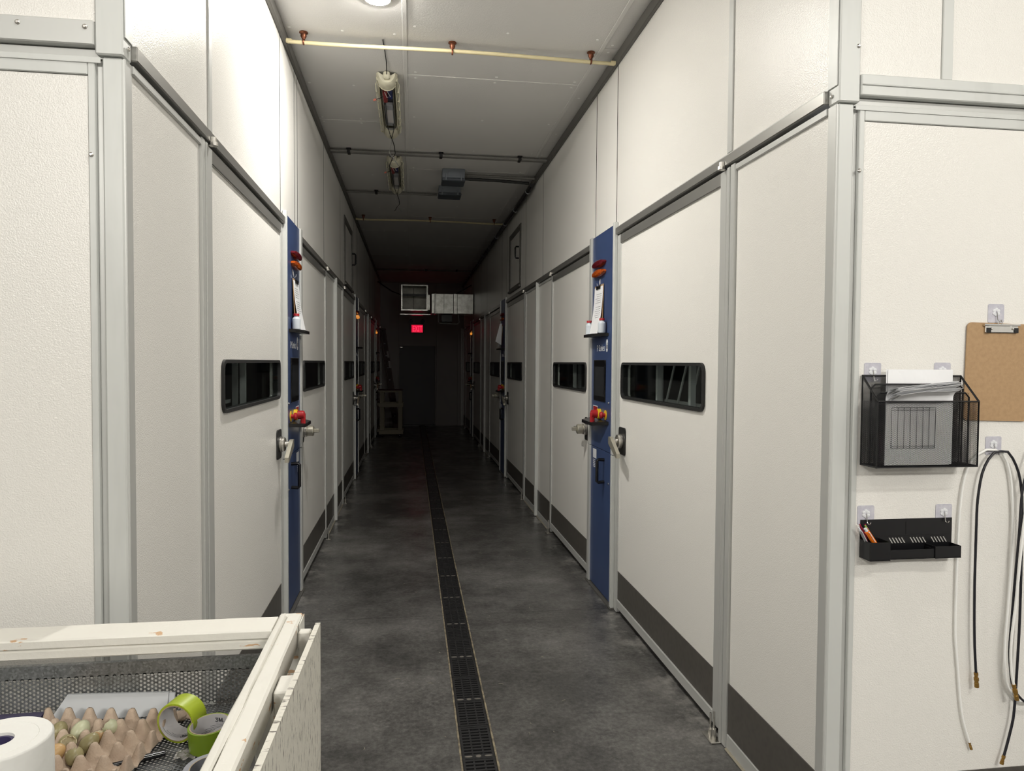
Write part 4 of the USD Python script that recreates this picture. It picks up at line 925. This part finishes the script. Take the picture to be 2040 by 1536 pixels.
# ---------------------------------------------------------------- white timber egg cart with perforated tray
ct = thing('egg_cart', 'white painted timber cart with perforated metal tray in the left foreground', 'cart', (-.8, 1.3, 0))
zt = .95
def plank(nm, x0, x1, y0, y1, z0, z1, mat=None, seed=0, label=None):
    """a sawn board with slightly wavering edges"""
    n = 14; along = 0 if (x1 - x0) > (y1 - y0) else 1; V = []
    r = np.random.default_rng(seed)
    cs = [(0, 0), (1, 0), (1, 1), (0, 1)]; c = .004; ring = []
    for i in range(n + 1):
        q = i / n; pts = []
        if along == 0:
            w0, w1, h0, h1 = y0, y1, z0, z1
        else: w0, w1, h0, h1 = x0, x1, z0, z1
        e = r.normal(0, .0009, 8)
        sec = [(w0 + c + e[0], h0), (w1 - c + e[1], h0), (w1 + e[2] * .5, h0 + c), (w1 + e[3] * .5, h1 - c), (w1 - c + e[4], h1 + e[5] * .5), (w0 + c + e[6], h1 + e[7] * .5), (w0 + e[0] * .5, h1 - c), (w0 + e[1] * .5, h0 + c)]
        for wv, hv in sec:
            pts.append((x0 + (x1 - x0) * q, wv, hv) if along == 0 else (wv, y0 + (y1 - y0) * q, hv))
        ring += pts
    Fc = []
    for i in range(n):
        for k in range(8): Fc.append((i * 8 + k, i * 8 + (k + 1) % 8, (i + 1) * 8 + (k + 1) % 8, (i + 1) * 8 + k))
    tri = [(0, k, k + 1) for k in range(1, 7)]; tri += [(n * 8, n * 8 + k + 1, n * 8 + k) for k in range(1, 7)]
    v = np.array(ring); f = np.vstack([np.array([(a, b, c2) for a, b, c2, d in Fc]), np.array([(a, c2, d) for a, b, c2, d in Fc]), np.array(tri)])
    m = trimesh.Trimesh(v, f, process=False)
    if m.volume < 0: f = f[:, ::-1]
    return obj(nm, (v, f), mat or m_wood, ct, 30, label)
plank('back_rail', -1.75, -.3345, 1.757, 1.850, .926, zt, seed=1); plank('back_rail', -1.75, -.3345, 1.760, 1.848, .901, .9252, seed=2)
plank('side_rail', -.3335, -.3145, .70, 1.868, .886, zt, seed=3); plank('side_rail', -.3138, -.278, .70, 1.850, .886, zt - .001, seed=4)
plank('side_rail', -1.77, -1.752, .70, 1.868, .886, zt, seed=5)
plank('front_rail', -1.75, -.3345, .70, .79, .926, zt, seed=6)
obj('corner_post', MB().box(-.3335, -.278, 1.852, 1.872, .10, zt - .001, .003).box(-.2765, -.2735, 1.80, 1.872, .10, zt - .004, .001), m_wood, ct)
for x, y in ((-.335, 1.80), (-1.70, 1.80), (-.335, .74), (-1.70, .74)): obj('leg', MB().box(x - .04, x + .0, y - .04, y + .04, .12, .755, .003), m_wood, ct)
for x, y in ((-.36, 1.79), (-1.70, 1.79), (-.36, .76), (-1.70, .76)): obj('castor', MB().cyl((x - .016, y, .06), (x + .016, y, .06), .06, k=18).box(x - .02, x + .02, y - .015, y + .015, .10, .12), m_black, ct)
for y0, y1, z1 in ((1.768, 1.795, .936), (1.452, 1.532, .935)):
    obj('spacer_block', MB().box(-.2735, -.2445, y0, y1, .80, z1, .003), m_wood, ct)
obj('rubber_strap', MB().tube([(-.250, 1.55, .90), (-.2455, 1.60, .905), (-.2485, 1.66, .90), (-.2450, 1.72, .91), (-.246, 1.79, .915)], .006, 6), M('brown_rubber', lin(98, 72, 66), .5), ct)
obj('rubber_strap', MB().tube([(-.247, 1.44, .86), (-.2455, 1.5, .89), (-.2475, 1.56, .895)], .006, 6), '/World/Looks/brown_rubber', ct)
sbd = MB(); sbd.mesh(hull([(x + dx, y, z) for x, y in ((-.2345, 1.785), (-.2475, 1.148), (-.257, .70)) for dx in (0, .012) for z in (.25, .952)])); obj('side_board', sbd, m_woodc, ct, 30, 'cracked white paint board')
def perforated(nm, o, ea, eb, la, lb, pitch, r, holes_from, holes_to, keep, mat, th=.0012):
    """sheet o + s ea + t eb with hexagonally set round holes cut through it"""
    o, ea, eb = map(lambda q: np.array(q, float), (o, ea, eb)); n = np.cross(ea, eb)
    ca, cb_ = pitch * math.sqrt(3) / 2, pitch; hexa = pitch / math.sqrt(3)
    na, nb = int(la / ca), int((holes_to - holes_from) / cb_)
    ang = np.radians(np.arange(0, 360, 30)); hx = np.stack([np.cos(np.radians(np.arange(0, 360, 60))), np.sin(np.radians(np.arange(0, 360, 60)))], 1) * hexa
    hr = np.stack([np.cos(ang), np.sin(ang)], 1) * r
    base2 = np.vstack([hx, hr]); F = []
    for k in range(6):
        C0, C1 = k, (k + 1) % 6; h0, h1, h2 = 6 + 2 * k, 6 + 2 * k + 1, 6 + (2 * k + 2) % 12
        F += [(C0, C1, h1), (C0, h1, h0), (C1, h2, h1)]
    for k in range(12): F.append((6 + k, 6 + (k + 1) % 12, 18 + (k + 1) % 12)); F.append((6 + k, 18 + (k + 1) % 12, 18 + k))
    base3 = np.vstack([np.c_[base2, np.zeros(18)], np.c_[hr, -np.ones(12) * th]]); F = np.array(F)
    i, j = np.meshgrid(np.arange(na), np.arange(nb), indexing='ij'); s = (i + .5) * ca; t = holes_from + (j + .5) * cb_ + (i % 2) * cb_ / 2
    s, t = s.ravel(), t.ravel(); V = base3[None] + np.stack([s, t, 0 * s], 1)[:, None]
    Fa = (F[None] + (np.arange(len(s)) * 30)[:, None, None]).reshape(-1, 3); V = V.reshape(-1, 3)
    W = o + V[:, :1] * ea + V[:, 1:2] * eb + V[:, 2:] * n
    b = MB(); b.add(W, Fa)
    for t0, t1 in keep:
        q = [o + eb * t0, o + ea * la + eb * t0, o + ea * la + eb * t1, o + eb * t1]; q2 = [p - n * th for p in q]
        b.add(q + q2, [(0, 1, 2, 3), (7, 6, 5, 4), (0, 4, 5, 1), (1, 5, 6, 2), (2, 6, 7, 3), (3, 7, 4, 0)])
    return obj(nm, b, mat, ct, False)
perforated('tray_back', (-1.13, 1.800, .757), (1, 0, 0), (0, 0, 1), .796, .112, .00985, .0031, .001, .0855, [(.082, .112)], m_galv)
obj('tray_back_lip', MB().box(-1.13, -.334, 1.7995, 1.8125, .869, .8715), m_galv, ct)
obj('tray_back_panel', MB().box(-1.74, -1.131, 1.80, 1.8012, .757, .869), m_galv, ct)
perforated('tray_floor', (-1.13, 1.02, .757), (1, 0, 0), (0, 1, 0), .796, .78, .0098, .0031, 0, .78, [], m_perf)
obj('tray_floor_panel', MB().box(-1.74, -1.131, .72, 1.80, .7558, .757).box(-1.13, -.335, .72, 1.02, .7558, .757), m_galv, ct)

ZT = .7585                                        # top of the tray floor
# egg tray (moulded pulp), lattice taken along two axes
EO, ETH, EP = np.array([-.8256, 1.7312]), -.1446, .0486
ex_, ey_ = np.array([math.cos(ETH), math.sin(ETH)]), np.array([-math.sin(ETH), math.cos(ETH)])
def etp(i, j): return EO + ex_ * i * EP + ey_ * j * EP
et = thing('egg_tray', 'grey-pink moulded pulp egg tray lying in the cart', 'egg tray', (*etp(3, -2.5), ZT))
na, nb, sub = 6, 5, 14
I, J = np.meshgrid(np.linspace(-.12, na + .12, na * sub + 3), np.linspace(.16, -nb - .12, nb * sub + 3), indexing='ij')
rr_ = np.hypot(I - np.round(I), J - np.round(J)); oc = np.maximum(np.abs(I - np.round(I)), np.abs(J - np.round(J))); rr_ = .6 * rr_ + .4 * oc * 1.15
H_ = np.interp(rr_, [0, .12, .145, .36, .50, .62, .72], [.0405, .0405, .0385, .0125, .0080, .0010, 0])
edge = np.minimum.reduce([I + .12, na + .12 - I, .16 - J, J + nb + .12]) < .05
H_ = np.where(edge, np.minimum(H_, .013) * .8, H_)
H_ += .0008 * (meshkit.noise(np.stack([I * 3, J * 3, 0 * I], -1), 3) - .5)
P2 = EO + I[..., None] * EP * ex_ + J[..., None] * EP * ey_
top = np.concatenate([P2, (ZT + .0024 + H_)[..., None]], -1); bot = np.concatenate([P2, (ZT + .0004 + H_)[..., None]], -1)
ny, nx = top.shape[:2]; idx = np.arange(ny * nx).reshape(ny, nx); q = np.stack([idx[:-1, :-1], idx[:-1, 1:], idx[1:, 1:], idx[1:, :-1]], -1).reshape(-1, 4)
N = ny * nx; per = np.r_[idx[0, :], idx[1:, -1], idx[-1, -2::-1], idx[-2:0:-1, 0]]; sd = np.array([(per[k], per[(k + 1) % len(per)], per[(k + 1) % len(per)] + N, per[k] + N) for k in range(len(per))])
obj('tray', MB().add(np.vstack([top.reshape(-1, 3), bot.reshape(-1, 3)]), np.vstack([q, q[:, ::-1] + N, sd])), m_pulp, et, 60)
def egg_prof(n=20, a=.0212, b=.0176):
    th = np.linspace(0, PI, n); z = -a * np.cos(th); r = b * np.sin(th) * (1 - .12 * np.cos(PI - th)); return [(max(0, x), y) for x, y in zip(r, z)]
def tiltv(az, el): return (math.cos(az) * math.cos(el), math.sin(az) * math.cos(el), math.sin(el))
def egg(i, j, mat, label, el=1.2, az=0., z=.019, cut=None, s=1.0):
    xy = etp(i, j); base = np.array([xy[0], xy[1], ZT + z + .009]); ax = tiltv(az, el); t = thing('egg', label, 'egg', base, 'eggs lying in the pulp tray')
    k = 28; pr = np.array(egg_prof()) * s
    if cut is None: obj('shell', MB().lathe(pr, base, ax, k), mat, t, True); return
    V, Fc, b = [], [], MB(); r = np.random.default_rng(int(i * 10 + j * 100) % 97); jag = r.uniform(-.0035, .0035, k)
    lv = cut * .0212 * s; m = 9
    def ringp(sc):
        out = []
        zs = np.linspace(0, 1, m)
        a_ = np.array(ax); u = np.cross(a_, [1, 0, 0] if abs(a_[0]) < .9 else [0, 1, 0]); u /= np.linalg.norm(u); w_ = np.cross(a_, u)
        for row in zs:
            for g in range(k):
                top_z = lv + jag[g]; z0 = -.0212 * s; zz = z0 + (top_z - z0) * row ** 1.0; zz = max(zz, z0 + 1e-5)
                cth = np.clip(-zz / (.0212 * s), -1, 1); sth = math.sqrt(max(0, 1 - cth ** 2)); rr = .0168 * s * sth * (1 + .12 * cth) * sc
                ang = g * 2 * PI / k; out.append(base + a_ * (zz * (sc if row < .99 else 1)) + rr * (math.cos(ang) * u + math.sin(ang) * w_))
        return np.array(out)
    f = np.array([(a * k + g, a * k + (g + 1) % k, (a + 1) * k + (g + 1) % k, (a + 1) * k + g) for a in range(m - 1) for g in range(k)])
    o_, i_ = ringp(1.0), ringp(.94)
    obj('shell', MB().add(o_, f), mat, t, True)
    rim = np.array([((m - 1) * k + g, (m - 1) * k + (g + 1) % k, (m - 1) * k + (g + 1) % k + m * k, (m - 1) * k + g + m * k) for g in range(k)])
    obj('shell_lining', MB().add(np.vstack([o_, i_]), np.vstack([f[:, ::-1] + m * k, rim])), m_shell, t, False)
egg(1.5, -1.5, m_egg, 'whole olive egg behind the paper roll', 1.1, .4)
egg(2.5, -1.5, m_eggp, 'pale green whole egg, back row of the tray', .9, 1.0, .021, s=1.04)
egg(3.45, -1.62, m_eggb, 'broken orange-tan eggshell beside the pale green egg', 1.3, 2.2, .017, .25)
egg(3.62, -1.15, m_eggp, 'pale broken eggshell behind the orange-tan one', .5, 2.8, .022, .3, .92)
egg(2.62, -2.62, m_egg, 'olive egg with a ragged hole in its front', .35, -1.0, .022, .45, 1.05)
egg(3.5, -2.5, m_egg, 'whole olive egg right of the holed one', .8, .8, .020)
egg(3.42, -3.45, m_egg, 'half olive eggshell cup lying nearest the roll', .75, 2.2, .020, .35)
egg(2.5, -3.3, m_eggb, 'tan egg half hidden by the paper roll', .5, .2, .020)

# kitchen roll
rl = thing('paper_roll', 'large white paper roll standing at the lower left corner', 'paper roll', (-.702, 1.318, ZT))
rx, ry, RR, z1 = -.705, 1.312, .082, .945
obj('roll', MB().lathe([(.024, ZT + .0003), (RR, ZT + .0003), (RR, z1 - .004), (RR - .003, z1), (.060, z1 - .0006), (.0595, z1 - .0014), (.059, z1 - .0006), (.024, z1 - .001), (.024, ZT + .0003)], (rx, ry, 0), k=56), m_roll, rl, 40)
obj('core', MB().lathe([(.019, ZT + .0003), (.0236, ZT + .0003), (.0236, z1 - .006), (.019, z1 - .006), (.019, ZT + .0003)], (rx, ry, 0), k=28), m_purp, rl)
obj('spindle', MB().cyl((rx, ry, ZT), (rx, ry, z1 - .012), .006, k=10), m_purp, rl)
single('plastic_bag', MB().mesh(hull([(x, y, z) for x, y in ((-1.0, 1.73), (-.99, 1.79), (-.86, 1.793), (-.855, 1.745)) for z in (ZT, ZT + .006)])), m_purp, 'dark purple folded bag behind the paper roll', 'bag')
br = thing('metal_bar', 'grey flat metal bar leaning at the back of the tray', 'bar', (-.69, 1.76, ZT))
ty = 1.7535
obj('bar', MB().mesh(hull([(x, y, z) for x, y, z in ((-.833, ty, ZT), (-.575, ty - .004, ZT), (-.806, ty + .03, .806), (-.5785, ty + .028, .7995), (-.833, ty + .006, ZT), (-.575, ty + .002, ZT), (-.806, ty + .036, .806), (-.5785, ty + .034, .7995))])), M('bar_grey', lin(186, 189, 192), .5), br)
obj('tongue', MB().mesh(hull([(x, y, z) for x, y, z in ((-.578, ty + .018, .777), (-.563, ty + .017, .777), (-.5785, ty + .030, .797), (-.5645, ty + .029, .797), (-.578, ty + .024, .777), (-.563, ty + .023, .777), (-.5785, ty + .035, .797), (-.5645, ty + .034, .797))])), '/World/Looks/bar_grey', br)
# tape rolls
def tape(center, axis, ro, ri, wd, mat, label, text=None, k=48, inner=None, tang=0., marks=True):
    ax = np.array(axis, float); ax /= np.linalg.norm(ax); c0 = np.array(center) - ax * wd / 2
    t = thing('tape_roll', label, 'tape', center)
    obj('tape', MB().lathe([(ri + .0022, .0004), (ro - .0005, .0004), (ro, .0012), (ro, wd - .0012), (ro - .0005, wd - .0004), (ri + .0022, wd - .0004)], c0, ax, k), mat, t, 40)
    co = obj('core', MB().lathe([(ri + .0021, 0), (ri, 0)], c0, ax, k).lathe([(ri, wd), (ri + .0021, wd)], c0, ax, k), m_core, t, False)
    obj('core_lining', MB().lathe([(ri, wd), (ri, 0)], c0, ax, k), inner or m_corew, co, True)
    a = np.cross(ax, [1.0, 0, 0] if abs(ax[0]) < .9 else [0, 1.0, 0]); a /= np.linalg.norm(a); b = np.cross(ax, a)
    def wrap(v, ang0, h0, rr, dirn=1):
        ang = ang0 - dirn * v[:, 0] / rr; return c0 + ax * (h0 + v[:, 1])[:, None] + (rr - .0006 - v[:, 2])[:, None] * (np.cos(ang)[:, None] * a + np.sin(ang)[:, None] * b)
    if text:
        tm = meshkit.text_mesh(text[0], text[1], .0003, True); v = np.array(tm.vertices)
        obj('logo', (wrap(v, text[2], text[3], ri, text[4]), np.array(tm.faces)), m_ink, co, False)
    if marks:
        ln = MB()
        for q in range(7):
            x = np.linspace(0, .045, 10); h = .006 + .005 * q; V, Fc = [], []
            for i_, xx in enumerate(x): V += [(xx + q * .012, h + .006 * (xx / .045) ** 2, 0), (xx + q * .012, h + .001 + .006 * (xx / .045) ** 2, 0)]
            Fc = [(2 * n_, 2 * n_ + 1, 2 * n_ + 3, 2 * n_ + 2) for n_ in range(9)]
            ln.add(wrap(np.array(V), text[2] + 1.2 * text[4] if text else 0, 0, ri, text[4] if text else 1), Fc)
        obj('printed_arcs', ln, m_ink2, co, False)
    return t
t1ax = np.array([.30, .95, .04]); t1ax /= np.linalg.norm(t1ax)
T1C = np.array([-.511, 1.614, ZT + .0455]) + t1ax * .024
tape(T1C, t1ax, .0448, .0385, .048, m_tape, 'lime tape roll standing on its edge beside the egg tray', ('3M', .009, 0.0, .012, 1), tang=0)
tape((-.432, 1.592, ZT + .0285), (-.05, -.06, 1), .0448, .0385, .048, m_tape2, 'green tape roll lying flat, half under the side rail', ('3M', .009, 0.0, .030, 1))
tape((-.385, 1.427, ZT + .0245), (0, 0, 1), .0530, .0395, .048, m_gtape, 'grey tape roll at the bottom edge beside the side rail', None, inner=m_gtape, marks=False)
mk = thing('marker_pen', 'black marker pen lying on the perforated tray floor', 'pen', (-.55, 1.55, ZT))
a, b = np.array([-.592, 1.535, ZT + .0072]), np.array([-.518, 1.568, ZT + .0072]); d = (b - a) / np.linalg.norm(b - a)
obj('barrel', MB().lathe([(0, -.035), (.0065, -.034), (.0065, .040), (0, .040)], a, d, 14), m_black, mk, 40); obj('cap', MB().lathe([(0, .0405), (.0070, .0405), (.0070, np.linalg.norm(b - a)), (.005, np.linalg.norm(b - a) + .001), (0, np.linalg.norm(b - a) + .001)], a, d, 14), m_screen, mk, 40)
g = np.linspace(-1, 1, 14); U, Vv = np.meshgrid(g, g, indexing='ij'); nz = meshkit.fbm(np.stack([U * 2.2, Vv * 2.2, 0 * U], -1), 3, 5)
bv = np.stack([-.474 + U * .022 + .004 * nz, 1.560 + Vv * .018, ZT + .0015 + .016 * np.abs(nz - .3)], -1).reshape(-1, 3); ii = np.arange(196).reshape(14, 14)
single('plastic_scrap', MB().add(bv, np.stack([ii[:-1, :-1], ii[1:, :-1], ii[1:, 1:], ii[:-1, 1:]], -1).reshape(-1, 4)), m_bag, 'crumpled scrap of clear plastic between the tape rolls', 'plastic', smooth=False)
pc = MB()
for k, (x, y, s_) in enumerate(((-.532, 1.722, .017), (-.512, 1.726, .014), (-.546, 1.712, .011))):
    sp = trimesh.creation.icosphere(2, s_); v = np.array(sp.vertices); v *= (1 + .5 * (meshkit.fbm(v * 90, 3, k)[:, None] - .5)); v[:, 2] *= .65; v += (x, y, ZT + s_ * .62); pc.add(v, sp.faces)
single('pulp_scrap', pc, m_pulp, 'torn lump of moulded pulp behind the lime tape roll', 'scrap')

# ---------------------------------------------------------------- litter on the floor
st = MB(); r = np.random.default_rng(11)
for k in range(48):
    x, y = r.uniform(-.65, 1.2), r.uniform(2.2, 7.5); a = r.uniform(0, PI); l = r.uniform(.004, .014)
    if DX0 - .02 < x < DX1 + .02: continue
    st.tube([(x - l * math.cos(a), y - l * math.sin(a), .0012), (x, y, .0012 + .002 * r.random()), (x + l * math.cos(a + .4), y + l * math.sin(a + .4), .0012)], .0011, 4)
single('straw_litter', st, m_straw, 'scattered bits of straw and shell on the corridor floor', 'litter', kind='stuff')
